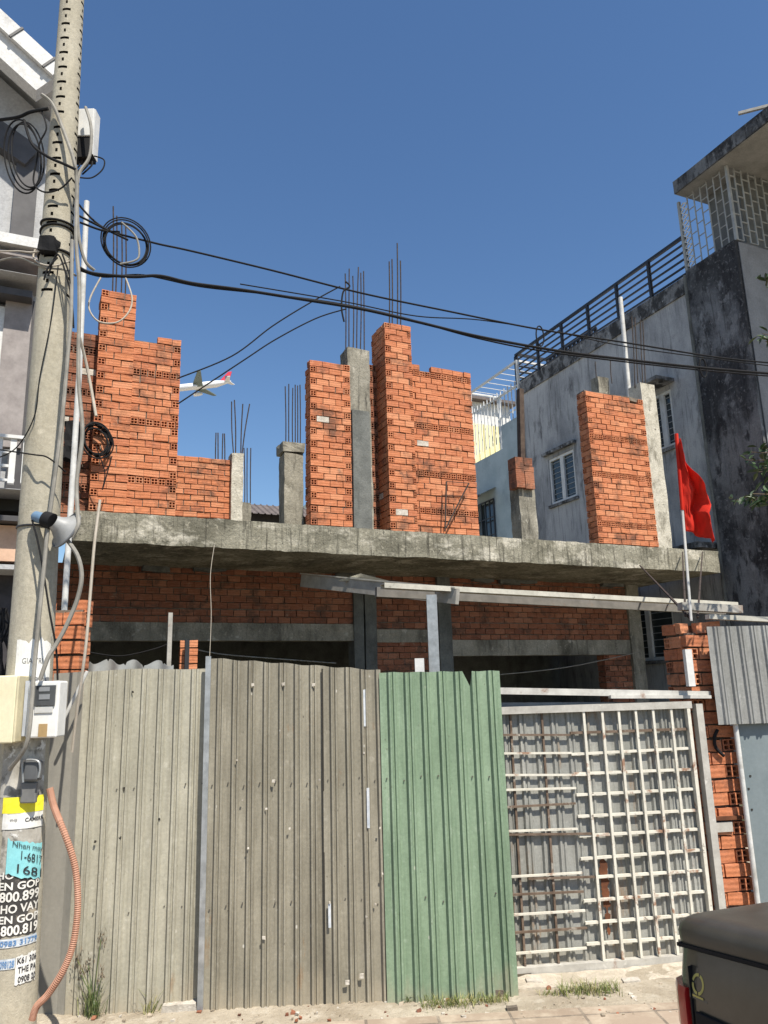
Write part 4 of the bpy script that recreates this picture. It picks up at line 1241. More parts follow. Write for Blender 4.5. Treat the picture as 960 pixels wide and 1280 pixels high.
def pole_text(body, px0, px1, py0, py1, m, par, r=.006, bold=.02, skew=0):
    vs, fs = text_mesh(body, bold)
    xs = [v.x for v in vs]; ys = [v.y for v in vs]
    z1 = zpole(py0); z0 = zpole(py1)
    a0 = pang(px0, (py0 + py1) / 2)[0]; a1 = pang(px1, (py0 + py1) / 2)[0]
    mb = MB()
    for v in vs:
        u_ = (v.x - min(xs)) / (max(xs) - min(xs)); w_ = (v.y - min(ys)) / (max(ys) - min(ys))
        mb.v.append(tuple(pole_v(z0 + (z1 - z0) * w_ + skew * (u_ - .5), a0 + (a1 - a0) * u_, r)))
    mb.f = fs; mb.m = [0] * len(fs)
    return mb.build('lettering', m, par)
INK = plain('black_ink', (.025, .025, .028), .7); INKW = plain('white_ink', (.66, .65, .60), .7); INKB = plain('blue_ink', (.10, .22, .42), .7); INKG = plain('grey_ink', (.2, .2, .2), .7)
PAPERW = surf('weathered_white_paper', (.62, .62, .59), (.76, .76, .73), 9, rough=.8, layers=(((.42, .40, .35), 6, (1, 1, 1), .56, .72, .7),))
PAPERC = surf('cyan_paper', (.20, .50, .54), (.27, .60, .62), 6, rough=.8)
PAPERY = surf('yellow_paper', (.78, .70, .03), (.86, .78, .06), 6, rough=.6)
PAPERK = surf('black_stencil_band', (.03, .03, .03), (.07, .065, .06), 9, rough=.8, layers=(((.40, .35, .27), 9, (1, 1, 1), .60, .68, .9),))
# remnants of old posters: grey glue skin
GLUE = surf('glue_residue', (.28, .265, .23), (.5, .48, .43), 8, rough=.9, layers=(((.15, .14, .12), 10, (1, 1, 1), .52, .62, .9), ((.68, .68, .66), 12, (1, 1, 1), .58, .64, .9)))
p_ = patch('paper_notice', 18, 66, 800, 880, PAPERW, None, .004, rag=.03)
tag(p_, 'torn white paper notice wrapped on the pole above the meter box', 'notice')
pole_text('GIA TRI', 27, 47, 822, 829, INKG, p_, bold=.0); pole_text('0908', 30, 52, 846, 852, INKG, p_)
p_ = patch('paper_scrap', 57, 71, 752, 768, surf('pale_blue_paper', (.45, .55, .62), (.62, .68, .72), 30), None, .004, rag=.02); tag(p_, 'small pale blue paper scrap stuck high on the pole', 'paper scrap')
p_ = patch('paper_scrap', 56, 69, 792, 806, PAPERW, None, .009, rag=.02); tag(p_, 'small white paper scrap above the torn white notice', 'paper scrap')
patch('glue_patch', 1, 62, 925, 996, GLUE, pole, .002, rag=.02); patch('glue_patch', 1, 58, 1036, 1100, GLUE, pole, .002, rag=.02)
p_ = patch('paper_notice', 4, 52, 996, 1036, PAPERW, None, .006); tag(p_, 'yellow and white printed sticker wrapped on the pole', 'sticker')
patch('yellow_band', 4, 52, 996, 1016, PAPERY, p_, .0075)
pole_text('CAMERA', 28.5, 49, 1022.5, 1027.5, INK, p_, .0085); pole_text('vn-sp', 13, 21, 1023, 1027, INKG, p_, .0085)
# black stencil advert
bd = patch('stencil_band', 0, 40, 1090, 1170, PAPERK, pole, .003, rag=.02)
for body, a, b, c, d in (('CHO VAY', -11, 37, 1089, 1098), ('TIEN GOP', -14, 39, 1102, 1112), ('0.800.899', -10, 38, 1114, 1127), ('CHO VAY', -7, 39, 1130, 1141), ('TIEN GOP', -14, 37, 1144, 1154), ('0.800.819', -8, 36, 1156, 1169)):
    pole_text(body, max(a, -12), b, c, d, INKW, bd, .006, .025)
for pxa, pxb, pya, pyb, bod in ((0, 36, 1173, 1184, '0983 31779'), (0, 17, 1198, 1211, '098128')):
    s_ = patch('phone_strip', pxa, pxb, pya, pyb, surf('pale_strip', (.40, .45, .5), (.55, .58, .6), 14), pole, .004)
    pole_text(bod, pxa + 1, pxb - 1, pya + 2, pyb - 2, INKB, s_, .007)
for (a, b, c, d) in ((36, 48, 1145, 1162), (35, 45, 1182, 1196), (17, 41, 1196, 1232)):
    s_ = patch('paper_scrap', a, b, c, d, PAPERW, pole, .005, rag=.02)
    n_ = 3 if d - c > 20 else 1
    for k in range(n_):
        hh = (d - c) / n_
        pole_text(('K61 306', 'THE PA', '0908 20')[k], a + 2, b - 2, c + hh * k + 2, c + hh * (k + 1) - 2, INK, s_, .008, .02)
# cyan note
p_ = patch('paper_note', 9, 54, 1053, 1098, PAPERC, None, .010, skew=-.05, rag=.02)
tag(p_, 'crumpled cyan handwritten note taped to the pole', 'note')
pole_text('Nhan may', 16, 46, 1056, 1065, INK, p_, .0145, .0, -.05); pole_text('1-6817', 24, 46, 1069, 1080, INK, p_, .0145, .0, -.05); pole_text('1681', 20, 38, 1085, 1096, INK, p_, .0145, .0, -.05)

# horn loudspeaker strapped to the pole
hp = FPo.v(58, 650, .0); 
hs = thing('horn_loudspeaker', 'grey horn loudspeaker with a blue back strapped to the concrete pole', 'loudspeaker', FPo, tuple(FPo.v(70, 655, -.03)))
p0, p1, p2, p3 = FPo.v(42, 645, -.02), FPo.v(56, 649, -.06), FPo.v(66, 652, -.07), FPo.v(83, 663, .0)
def cone(pts, rad, seg=20):
    mb = MB(); mb.tube(pts, 1, seg, radii=rad); return mb
cone([p0, p0.lerp(p1, .2), p1], [.02, .035, .035]).build('driver', plain('blue_plastic', (.13, .22, .33), .5), hs, smooth=True)
cone([p1, p2], [.05, .05]).build('neck', BLACK, hs, smooth=True)
ax = (p3 - p2)
hc = MB()
pts = [p2, p2 + ax * .4, p2 + ax * .8, p3, p3 + ax * .02, p3 - ax * .05, p2 + ax * .4]
hc.tube([p2, p2 + ax * .35, p2 + ax * .7, p3], 1, 24, radii=[.042, .055, .08, .118])
hc.f = [f for f in hc.f if len(f) == 4]; hc.m = hc.m[:len(hc.f)]
hc.build('horn', surf('grey_horn', (.22, .225, .22), (.31, .315, .31), 6, rough=.45), hs, smooth=True)
rm = MB()
import itertools
axn = ax.normalized(); e1 = axn.cross(Vector((0, 0, 1))).normalized(); e2 = axn.cross(e1)
rm.tube([p3 + (e1 * math.cos(t) + e2 * math.sin(t)) * .118 for t in [2 * math.pi * k / 28 for k in range(28)]], .008, 6, closed=True)
rm.build('horn_rim', surf('dark_rim', (.12, .125, .13), (.17, .175, .18), 6, rough=.5), hs, smooth=True)
MB().tube([p2 + ax * .3, p3 - ax * .1], .03, 10, radii=[.02, .045]).build('inner_horn', plain('dark_throat', (.06, .06, .06), .6), hs, smooth=True)
bn = MB(); bn.tube([pole_v(zpole(655), t, .004) for t in [2 * math.pi * k / 32 for k in range(32)]], .007, 6, closed=True); bn.build('strap', BLACKM, pole, smooth=True)

# steel bands and cable ties on the pole
for py in (268, 277, 305, 308):
    z = FPo.at(70, py)[1]
    mb = MB(); mb.tube([pole_v(z + .012 * math.sin(t + py), t, .006) for t in [2 * math.pi * k / 32 for k in range(32)]], .008, 6, closed=True)
    mb.build('cable_band', BLACK, pole, smooth=True)
# clamp lump
mb = rough_box(-.055, .055, -.05, .03, -.05, .05, (4, 4, 4), .02, 3)
zz = FPo.at(72, 306)[1]
for i, v_ in enumerate(mb.v): mb.v[i] = (v_[0] + pcx(zz) + .01, v_[1] + PY - pr(zz) - .01, v_[2] + zz)
mb.build('cable_clamp', BLACK, pole)

# white junction box high behind the pole
FJ = Frame(PX, PY + .12, 0)
jb = thing('junction_box', 'white cable junction box strapped high behind the pole', 'box', FJ, tuple(FJ.v(108, 190)))
a = FJ.v(96, 142); b = FJ.v(119, 175); cc = FJ.v(119, 200)
mb = MB(); mb.box(a.x, b.x, -.05, .06, b.z, a.z); mb.build('lid', WHITEP, jb, bevel=.006)
mb = MB(); mb.box(a.x + .004, b.x - .004, -.04, .05, cc.z, b.z - .002); mb.build('dark_base', BLACK, jb)
mb = MB(); mb.box(b.x + .001, b.x + .006, -.04, .05, cc.z + .02, a.z - .002); mb.build('side_flap', WHITEP, jb)
for k in range(5):
    x = a.x + (b.x - a.x) * (k + .5) / 5
    MB().tube([(x, 0, cc.z), (x + .01, -.02, cc.z - .06), (x - .05, -.03, cc.z - .14)], .006, 6, 4).build('cable_tail', BLACK, jb)

# meter box and cream box
FM = Frame(PX, PY - .22, 0)
mt = thing('electricity_meter', 'white electricity meter box with dark display window on the pole', 'meter box', FM, tuple(FM.v(53, 922)))
a = FM.v(36, 852); b = FM.v(70.5, 922)
mb = MB(); mb.box(a.x, b.x, 0, .12, b.z, a.z); bx_ = mb.build('case', surf('white_plastic', (.66, .66, .63), (.75, .75, .72), 6, rough=.4), mt, bevel=.010)
c0 = FM.v(43, 857, -.01); c1 = FM.v(68, 882, -.01)
mb = MB(); mb.box(c0.x, c1.x, -.012, .0, c1.z, c0.z); dw = mb.build('meter_window', plain('smoked_window', (.07, .075, .08), .2), bx_, bevel=.003)
for q0, q1 in (((49, 859), (62, 864)), ((49, 868), (62, 874))):
    e0 = FM.v(*q0, -.014); e1_ = FM.v(*q1, -.014); mb = MB(); mb.box(e0.x, e1_.x, -.0155, -.0125, e1_.z, e0.z); mb.build('meter_dial', plain('dial_grey', (.25, .26, .27), .4), bx_)
c0 = FM.v(43, 884, -.01); c1 = FM.v(65, 891, -.01)
mb = MB(); mb.box(c0.x, c1.x, -.008, .0, c1.z, c0.z); mb.build('cover_lip', plain('off_white_lip', (.5, .5, .48), .4), bx_, bevel=.002)
c0 = FM.v(48, 905, -.01); c1 = FM.v(57.5, 921, -.01)
mb = MB(); mb.box(c0.x, c1.x, -.006, .0, c1.z, c0.z); mb.build('brown_label', plain('brown_label', (.38, .26, .12), .6), bx_)
c0 = FM.v(32, 851, .02); c1 = FM.v(36, 920, .02)
mb = MB(); mb.box(c0.x, c1.x - .002, .02, .10, c1.z, c0.z); mb.build('side_rail', plain('blue_grey_rail', (.42, .45, .50), .5), mt)
FMc = Frame(PX, PY - .26, 0)
cb = thing('cream_box', 'cream plastic cover box beside the white electricity meter', 'box', FMc, tuple(FMc.v(5, 930)))
a = FMc.v(-14, 845); b = FMc.v(18, 929)
mb = MB(); mb.box(a.x, b.x - .012, 0, .15, b.z, a.z); mb.build('case', surf('cream_plastic', (.68, .62, .42), (.75, .70, .50), 5, rough=.5), cb, bevel=.008)
mb = MB(); mb.box(b.x - .010, b.x + .003, -.006, .15, b.z + .006, a.z - .004); mb.build('lid_edge', plain('cream_edge', (.6, .54, .36), .5), cb, bevel=.003)
# grey breaker box
bk_ = thing('breaker_box', 'small dark grey breaker box with a bail wire on the pole', 'box', FM, tuple(FM.v(38, 985)))
a = FM.v(29, 952, .05); b = FM.v(48, 976, .05)
mb = MB(); mb.box(a.x, b.x, .04, .11, b.z, a.z); mb.build('case', plain('dark_grey_plastic', (.10, .105, .11), .5), bk_, bevel=.012)
c0 = FM.v(26, 979, .07); c1 = FM.v(44, 1004, .07); mb = MB(); mb.box(c0.x, c1.x, .07, .10, c1.z, c0.z + .004); mb.build('lower_case', plain('mid_grey_plastic', (.16, .16, .155), .6), bk_, bevel=.008)
MB().tube([FM.v(29, 978, .03), FM.v(28, 955, .03), FM.v(33, 950, .03), FM.v(47, 951, .03), FM.v(50, 960, .03), FM.v(48, 972, .03)], .006, 8, 5).build('bail_wire', STEEL_GALV, bk_, smooth=True)

# ------------------------------------------------------------------ cables
FCb = Frame(PX, PY - .05, 0)
def cable(pts, r, m, label, name='cable', cat='cable', group=None, frame=FCb, y=0, sub=8, seg=7):
    P = []
    for p in pts:
        P.append(frame.v(p[0], p[1], p[2] if len(p) > 2 else y))
    mb = MB(); mb.tube(P, r, seg, sub)
    o = mb.build(name, m, None, frame, smooth=True)
    return tag(o, label, cat, group)
# span wires to the right: a line of depth rising with x
FW = Frame(-2.05, 4.85, 17)
G_ = 'street cables spanning to the right'
cable([(100, 335), (118, 342), (165, 346), (200, 345), (240, 354), (300, 362), (370, 373), (450, 386), (520, 402), (600, 421), (700, 439), (780, 449), (870, 459), (1000, 470)], .0115, BLACK, 'thickest black bundled cable crossing the whole picture from pole to right', group=G_, frame=FW)
cable([(100, 338), (130, 346), (180, 344), (250, 358), (330, 367), (420, 379), (500, 396), (600, 423.5), (700, 442), (870, 462), (1000, 473)], .007, BLACK, 'black cable twisted close along the thick bundled cable', group=G_, frame=FW, y=.05)
cable([(95, 252), (130, 285), (190, 303), (240, 314), (340, 338), (450, 366), (560, 389), (670, 411), (780, 428), (900, 447), (1000, 457)], .0075, BLACK, 'upper thin black cable from coil of wire on the pole side to far right', group=G_, frame=FW)
cable([(300, 355), (430, 377), (520, 395), (600, 400), (700, 416), (800, 436), (1000, 462)], .005, BLACK, 'faint hairline cable between the two main street cables', group=G_, frame=FW, y=.15)
cable([(95, 268), (135, 288), (160, 300)], .008, BLACK, 'short black cable from the pole straps to the hanging coil', group=G_, frame=FW)
cable([(100, 278), (128, 288), (150, 290)], .008, BLACK, 'second short black cable below it reaching the hanging coil', group=G_, frame=FW)
cable([(425, 358), (385, 380), (340, 408), (290, 445), (222, 473)], .006, BLACK, 'drooping service wire running behind the left brick tower, upper', group='service wires to the left tower', frame=FW, y=.8)
cable([(433, 386), (395, 398), (345, 424), (305, 450), (222, 505)], .006, BLACK, 'drooping service wire crossing in front of the airplane tail', group='service wires to the left tower', frame=FW, y=.8)
cable([(430, 402), (427, 385), (429, 365), (437, 358), (432, 352)], .007, BLACK, 'small cable loop tied to the street cables beside rebar', frame=FW)
for nm, x, y in (('a', 675, 410), ('b', 879, 450)):
    mb = MB(); c = FW.v(x, y + 10, 0)
    mb.tube([c + Vector((.035 * math.sin(t), 0, .09 * math.cos(t))) for t in [2 * math.pi * k / 18 for k in range(18)]], .006, 6, closed=True)
    o = mb.build('cable_tie', BLACK, None, FW, smooth=True); tag(o, 'wire tie loop hanging on the street cables ' + ('above the blue grey house window' if nm == 'a' else 'in front of the mouldy wall'), 'tie')
# hanging coil
def coil(name, px, py, rpx, turns, m, label, frame=FW, y=0, r=.009, spread=4, sq=1.0):
    mb = MB()
    for k in range(turns):
        cx, cy, rr = px + random.uniform(-spread, spread), py + random.uniform(-spread, spread), rpx * random.uniform(.88, 1.08)
        P = []
        ph = random.uniform(0, 6)
        for q in range(36):
            t = 2 * math.pi * q / 36
            P.append(frame.v(cx + rr * math.cos(t), cy + rr * sq * math.sin(t + .2), y + .03 * math.sin(t + ph) + random.uniform(-.02, .02) * 0))
        mb.tube(P, r, 6, closed=True)
    o = mb.build(name, m, None, frame, smooth=True)
    return tag(o, label, 'cable coil')
coil('cable_coil', 158, 305, 29, 5, BLACK, 'large round coil of black cable hanging in front of rebar', r=.0052, spread=3)
coil('cable_coil', 34, 190, 22, 3, BLACK, 'loose loops of black cable on the pole beside the white eave', FCb, .0, .006, 7, 2.0)
coil('cable_coil', 122, 551, 17, 7, BLACK, 'black coil hung against the left brick tower', FH, UY - .08, .010, 3.5, 1.15)
mb = rough_box(-.09, .09, -.08, .08, -.24, .24, (4, 4, 6), .04, 8)
c = FH.v(90, 552, .3)
for i, v_ in enumerate(mb.v): mb.v[i] = (v_[0] + c.x, v_[1] + c.y, v_[2] + c.z)
o = mb.build('splice_case', BLACK, None, FH); tag(o, 'black cable splice case hanging beside the small coil on the tower', 'splice case')
# cables on the pole
cable([(52, 118, -.1), (66, 131, -.08), (80, 165, -.08), (92, 200, -.1), (96, 230, -.06), (95, 300, -.05), (99, 360, -.05), (98, 470, -.04), (103, 540, -.05), (96, 600, -.06), (97, 640, -.10), (98, 655, -.16), (90, 672, -.16)], .013, GREYCAB, 'long grey cable hanging down right of the pole to the loudspeaker')
cable([(107, 134, .05), (114, 160, .0), (112, 195, .0), (100, 215, -.02), (97, 235, -.03), (98, 290, -.03), (106, 325, .0), (118, 338, .05)], .011, GREYCAB, 'grey cable looping from the junction box down to the span')
cable([(90, 300, -.09), (89, 390, -.10), (86, 430, -.12), (78, 520, -.13), (68, 600, -.14), (60, 660, -.15), (53, 730, -.16), (46, 800, -.17), (42, 845, -.2), (40, 875, -.22), (33, 930, -.23), (12, 962, -.15)], .012, GREYCAB, 'grey cable running down the front of the pole to the meter')
cable([(100, 422, 0), (110, 465, .1), (120, 520, .1)], .010, PALECAB, 'pale cable dropping diagonally onto the brick tower')
cable([(125, 625, .0), (118, 680, -.03), (113, 740, -.03), (107, 810, -.03), (96, 890, .05), (90, 940, .1)], .009, PALECAB, 'thin beige cable hanging from the slab corner to the fence')
cable([(84, 675, -.14), (97, 695, -.16), (102, 720, -.15), (97, 748, -.15), (84, 780, -.15), (70, 806, -.16), (60, 822, -.18), (50, 850, -.2)], .013, GREYCAB, 'thick grey cable bowing from the loudspeaker to the meter')
cable([(73, 330, -.1), (64, 400, -.11), (50, 470, -.12), (43, 520, -.1), (20, 560, 0), (-10, 575, .3)], .004, BLACK, 'hairline black wire slanting down the pole to the left')
cable([(78, 318, -.1), (88, 350, -.1), (89, 385, -.1)], .006, BLACK, 'short black tail below the pole clamp')
cable([(72, 322, -.1), (60, 335, -.11), (55, 350, -.1)], .006, BLACK, 'short black tail on the left below the pole clamp')
cable([(-20, 152, .1), (20, 147, .0), (38, 140, -.05), (60, 136, -.07)], .012, BLACK, 'black cable entering from the left under the white eave')
cable([(30, 150, -.03), (40, 180, -.06), (60, 196, -.08), (80, 205, -.09), (95, 212, -.09)], .010, BLACK, 'black cable sweeping over the pole below the eave')
cable([(-20, 315, .0), (20, 314, -.02), (45, 315, -.06), (66, 304, -.09)], .006, PALECAB, 'pale wire entering from left at the pole clamp')
cable([(40, 650, -.14), (48, 680, -.15), (55, 720, -.15), (62, 765, -.16), (70, 810, -.14), (72, 850, -.1)], .006, BLACK, 'thin black wire wandering down the pole beneath the loudspeaker')
cable([(-15, 560, .2), (40, 568, -.12), (60, 572, -.13), (82, 590, -.05)], .005, BLACK, 'thin black wire crossing the pole above the loudspeaker')
cable([(120, 558, .0), (131, 590, .0), (128, 612, .0), (140, 570, .0)], .007, BLACK, 'dangling wire tail under the small tower coil', frame=FH, y=.2)
cable([(268, 681, -.02), (263, 720, -.02), (264, 770, -.02), (262, 822, -.02)], .004, PALECAB, 'thin pale string hanging from the slab over the centre fence', frame=FH, y=-.1)
cable([(600, 845), (660, 840), (720, 832), (800, 815)], .007, GREYCAB, 'sagging grey wire across the right ground floor opening', frame=FH, y=1.4)
cable([(245, 812), (280, 818), (340, 823), (420, 829)], .008, GREYCAB, 'sagging grey wire across the left ground floor opening', frame=FH, y=1.4)
cable([(110, 815), (150, 820), (190, 812), (212, 804)], .007, BLACK, 'black wire drooping to the grey steel post', frame=FH, y=.6)
cable([(126, 347), (113, 372), (112, 388), (124, 402), (146, 403), (161, 390), (165, 372), (157, 347)], .006, PALECAB, 'pale wire loop hanging under the big black coil', frame=FW)
cable([(152, 278), (170, 296), (174, 318), (168, 326), (150, 330)], .007, GREYCAB, 'grey cable end curled inside the big black coil', frame=FW, y=-.03)
cable([(-15, 330, .1), (20, 322, .0), (44, 330, -.03), (62, 335, -.08), (84, 338, -.07), (95, 345, -.02)], .007, GREYCAB, 'grey cable wrapping low around the pole clamp')
cable([(44, 312, -.02), (42, 322, -.03), (52, 330, -.07), (70, 332, -.1), (88, 326, -.08)], .006, PALECAB, 'pale wire loop around the pole clamp')
cable([(60, 345, -.09), (72, 318, -.11), (84, 348, -.1), (90, 380, -.08), (92, 410, -.06)], .006, BLACK, 'black wire arching over the clamp and down the pole')
cable([(52, 138, -.06), (58, 160, -.07), (50, 178, -.06), (46, 200, -.04), (42, 228, -.02), (55, 240, -.06), (75, 236, -.09), (90, 222, -.09)], .006, BLACK, 'black cable wandering past the loose loops onto the pole')
cable([(118, 195, .0), (130, 200, .0), (128, 212, .0), (115, 222, -.02), (100, 222, -.05)], .005, BLACK, 'wispy black cable ends under the junction box')
# leaning rods near flag
for q0, q1, lab in (((800, 707), (862, 772), 'dark rod leaning from the slab edge to the right brick pillar'), ((853, 690), (857, 770), 'thin dark upright rod beside the flag pole'), ((878, 690), (872, 772), 'thin dark rod right of the flag pole')):
    a = FH.v(*q0, -.1) if q0[0] == 800 else FH.v(*q0, -.05)
    A = FH.m @ a
    b = FPl.m @ FPl.v(q1[0], q1[1], .3)
    mb = MB(); mb.tube([A, b], .013 if q0[0] == 800 else .010, 6); o = mb.build('metal_rod', REBAR, None); tag(o, lab, 'rod')
# bent steel bracket in front of the centre wall
mb = MB(); a, b, c_ = FH.v(556, 660, UY - .1), FH.v(558, 602, UY - .1), FH.v(586, 604, UY - .1)
mb.tube([a + Vector((0, 0, -.05)), b], .012, 6); mb.tube([b, c_], .006, 6); mb.tube([c_, a + Vector((.02, 0, 0))], .012, 6)
o = mb.build('steel_bracket', REBAR, None, FH); tag(o, 'rusty steel bracket leaning on the centre brick wall', 'bracket')
# white vent pipe behind the pole
FV = Frame(PX, 6.2, 0)
a, b = FV.v(108.5, 252), FV.v(101, 470)
o = MB().tube([(b.x, 0, 0), (b.x + (a.x - b.x) * .3, 0, b.z), a], .024, 12).build('vent_pipe', WHITEPVC, None, FV, smooth=True)
tag(o, 'tall white vent pipe right behind the concrete pole', 'pipe')
# orange corrugated conduit
mb = MB()
path = [(62, 985), (68, 1010), (82, 1045), (93, 1080), (97, 1115), (96, 1150), (90, 1185), (78, 1215), (60, 1243), (46, 1258), (40, 1275)]
FO = Frame(PX, PY - .02, 0)
P = [FO.v(x, y, (-.10 if k < 2 else -.14 if k < 8 else -.12)) for k, (x, y) in enumerate(path)]
P[-1].z = max(P[-1].z, .03)
tmp = MB(); tmp.tube(P, .02, 3, 26)
cen = [sum((Vector(tmp.v[k * 3 + q]) for q in range(3)), Vector()) / 3 for k in range(len(tmp.v) // 3)]
mb.tube(cen, .02, 10, radii=[.0195 if (k % 2 or k < 40) else .0160 for k in range(len(cen))])
o = mb.build('conduit', ORANGE, None, FO, smooth=False); tag(o, 'orange corrugated conduit bowing out from the foot of the pole', 'conduit')
# white pipe leaning on the left sheet
a, b = FF.v(109, 839, -.10), FF.v(80, 898, -.10)
o = MB().tube([a, b], .011, 8).build('leaning_pipe', WHITEPVC, None, FF, smooth=True); tag(o, 'short white pipe leaning diagonally on the left fence sheet', 'pipe')

# ------------------------------------------------------------------ left white house
FL = Frame((FH.m @ Vector((-.25, -1.2, 0))).x, (FH.m @ Vector((-.25, -1.2, 0))).y, 24.5)
lh = thing('white_gabled_house', 'white gabled house with dark trim at the left edge behind the pole', 'house', FL, (-2, 2, 0))
def L2(px, py, y=0): return FL.at(px, py, y)
xE = L2(57, 300)[0]
def lbox(px0, px1, py0, py1, y0, y1, name, m, par=None):
    xa, za = L2(px0, py0, y0); xb, zb = L2(px1, py1, y0)
    mb = MB(); mb.box(min(xa, xb), max(xa, xb), y0, y1, min(za, zb), max(za, zb))
    return mb.build(name, m, par or lh)
zA = L2(30, 285)[1]
mb = MB()
zA2 = L2(60, 180)[1]
ex, ez = L2(66, 128); sx_, sz_ = L2(-40, 32)
mb.quads([(xE - 6, .2, 0), (xE, .2, 0), (xE, .2, ez - .15), (xE - 2.4, .2, ez - .15 + 2.4 * (sz_ - ez) / (ex - sx_)), (xE - 6, .2, ez - .15 + 2.4 * (sz_ - ez) / (ex - sx_)),
          (xE - 6, 6, 0), (xE, 6, 0), (xE, 6, ez - .15), (xE - 2.4, 6, ez - .15 + 2.4 * (sz_ - ez) / (ex - sx_)), (xE - 6, 6, ez - .15 + 2.4 * (sz_ - ez) / (ex - sx_))],
         [(0, 1, 2, 3, 4), (9, 8, 7, 6, 5), (1, 6, 7, 2), (2, 7, 8, 3), (3, 8, 9, 4)])
mb.build('gable_wall', HOUSE_G, lh)
# verge: fascia and soffit along the rake
d_ = Vector((ex - sx_, 0, ez - sz_)).normalized(); nrm = Vector((-d_.z, 0, d_.x))
A0, A1 = Vector((sx_ - 1.5 * d_.x, 0, sz_ - 1.5 * d_.z)), Vector((ex, 0, ez))
def rake(y0, y1, t0, t1, name, m):
    V = [];
    for y in (y0, y1):
        for p in (A0, A1):
            for t_ in (t0, t1): V.append((p.x + nrm.x * t_, y, p.z + nrm.z * t_))
    mb = MB(); mb.quads(V, [(0, 2, 3, 1), (4, 5, 7, 6), (0, 1, 5, 4), (2, 6, 7, 3), (1, 3, 7, 5), (0, 4, 6, 2)])
    return mb.build(name, m, lh)
rake(-.38, 6.2, .02, .09, 'roof', HOUSE_W)
rake(-.44, -.385, -.02, .15, 'verge_board', HOUSE_W)
rake(-.38, -.2, -.26, .018, 'inner_board', HOUSE_W)
for k in range(6):
    p = A1 - d_ * (.12 + k * .42)
    mb = MB()
    for t0, t1 in ((-.03, .16),):
        V = [(p.x + nrm.x * t + d_.x * s, y, p.z + nrm.z * t + d_.z * s) for y in (-.452, -.43) for t in (t0, t1) for s in (-.012, .012)]
        mb.quads(V, [(0, 1, 3, 2), (4, 6, 7, 5), (0, 4, 5, 1), (2, 3, 7, 6), (0, 2, 6, 4), (1, 5, 7, 3)])
    mb.build('roof_clip', BLACKM, lh)
# dark trims
lbox(22, 41, 190, 297, .10, .19, 'dark_pier', HOUSE_D)
q0, q1 = L2(-30, 150, .12), L2(41, 200, .12)
mb = MB(); mb.bar((q0[0], .12, q0[1]), (q1[0], .12, q1[1]), .14, .28); mb.build('dark_band', HOUSE_D, lh)
lbox(-60, 52, 290, 299, -.35, .2, 'balcony_edge', HOUSE_W)
lbox(-60, 50, 300, 325, -.30, .2, 'balcony_slab', HOUSE_M)
lbox(-60, 46, 326, 345, -.25, .2, 'white_ledge', HOUSE_G)
lbox(-60, 40, 347, 372, -.1, .15, 'shadow_recess', HOUSE_D)  # solid dark box, the recess's shade put into its colour
lbox(-60, 8, 373, 530, .08, .18, 'white_panel', HOUSE_W)
lbox(8.6, 26, 362, 560, .06, .18, 'stone_pier', HOUSE_M)
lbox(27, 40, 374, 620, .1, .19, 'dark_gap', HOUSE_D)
lbox(-60, 33, 540, 545, -.45, -.35, 'railing', WHITEP)
for y in (560, 578, 596): lbox(-60, 18, y, y + 3, -.42, -.38, 'railing_bar', WHITEP)
for x in (-4, 14, 30): lbox(x, x + 3, 545, 604, -.43, -.37, 'railing_post', WHITEP)
lbox(-60, 33, 606, 612, -.6, .1, 'balcony_slab', HOUSE_G)
lbox(-60, 31, 613, 640, -.2, .18, 'dark_opening', HOLE)  # solid box; shade of the opening is its dark colour
lbox(-60, 31, 640, 652, -.5, .1, 'ledge', HOUSE_D)
lbox(-60, 28, 653, 702, -.35, .1, 'tan_panel', PINKCONC)
lbox(-60, 26, 703, 712, -.35, .1, 'ledge', HOUSE_G)
lbox(-60, 25, 713, 1100, .05, .18, 'dark_shutter', surf('dark_shutter', (.03, .028, .03), (.06, .055, .06), 6, rough=.7))
# tangle of dark cables under that
mb = MB()
for k in range(14):
    y = random.uniform(-.6, -.3)
    P = []
    x, yy = random.uniform(-10, 12), 760
    for q in range(7):
        P.append(FL.v(x, yy, y)); x += random.uniform(-9, 9); x = max(-14, min(19, x)); yy += random.uniform(8, 26)
    mb.tube(P, .009, 5, 5)
o = mb.build('cable_tangle', BLACK, None, FL, smooth=True); tag(o, 'tangle of black cables hanging at the left edge behind the pole', 'cables')

# ------------------------------------------------------------------ airplane
ap = bpy.data.objects.new('airplane', None); COL.objects.link(ap)
D = 430.0
tail = EYE + ray(289, 478) * D
nose = EYE + ray(205, 487) * D
axis = (nose - tail)
LEN = axis.length
fwd = axis.normalized()
upw = Vector((0, 0, 1)); sd = fwd.cross(upw).normalized(); upw = sd.cross(fwd).normalized()
mt_ = Matrix((fwd, -sd, upw)).transposed().to_4x4(); mt_.translation = tail
ap.matrix_world = mt_
OFF[ap.name] = Vector(); FRM[ap.name] = W0
tag(ap, 'white airliner with a red tail fin flying behind the left brick tower', 'airplane')
u_ = LEN
AW = plain('airliner_white', (.72, .73, .75), .4); AG = plain('wing_grey', (.16, .20, .19), .5); AR = plain('fin_red', (.62, .05, .08), .5); AD = plain('fin_dark', (.10, .08, .12), .5)
mb = MB(); r_ = .052 * u_
mb.tube([(0, 0, .02 * u_), (.06 * u_, 0, .012 * u_), (.22 * u_, 0, 0), (.8 * u_, 0, 0), (.93 * u_, 0, -.005 * u_), (.985 * u_, 0, -.015 * u_), (u_, 0, -.018 * u_)], 1, 20, radii=[.006 * u_, .022 * u_, r_, r_, r_ * .85, r_ * .45, .006 * u_])
fu = mb.build('fuselage', AW, ap, smooth=True)
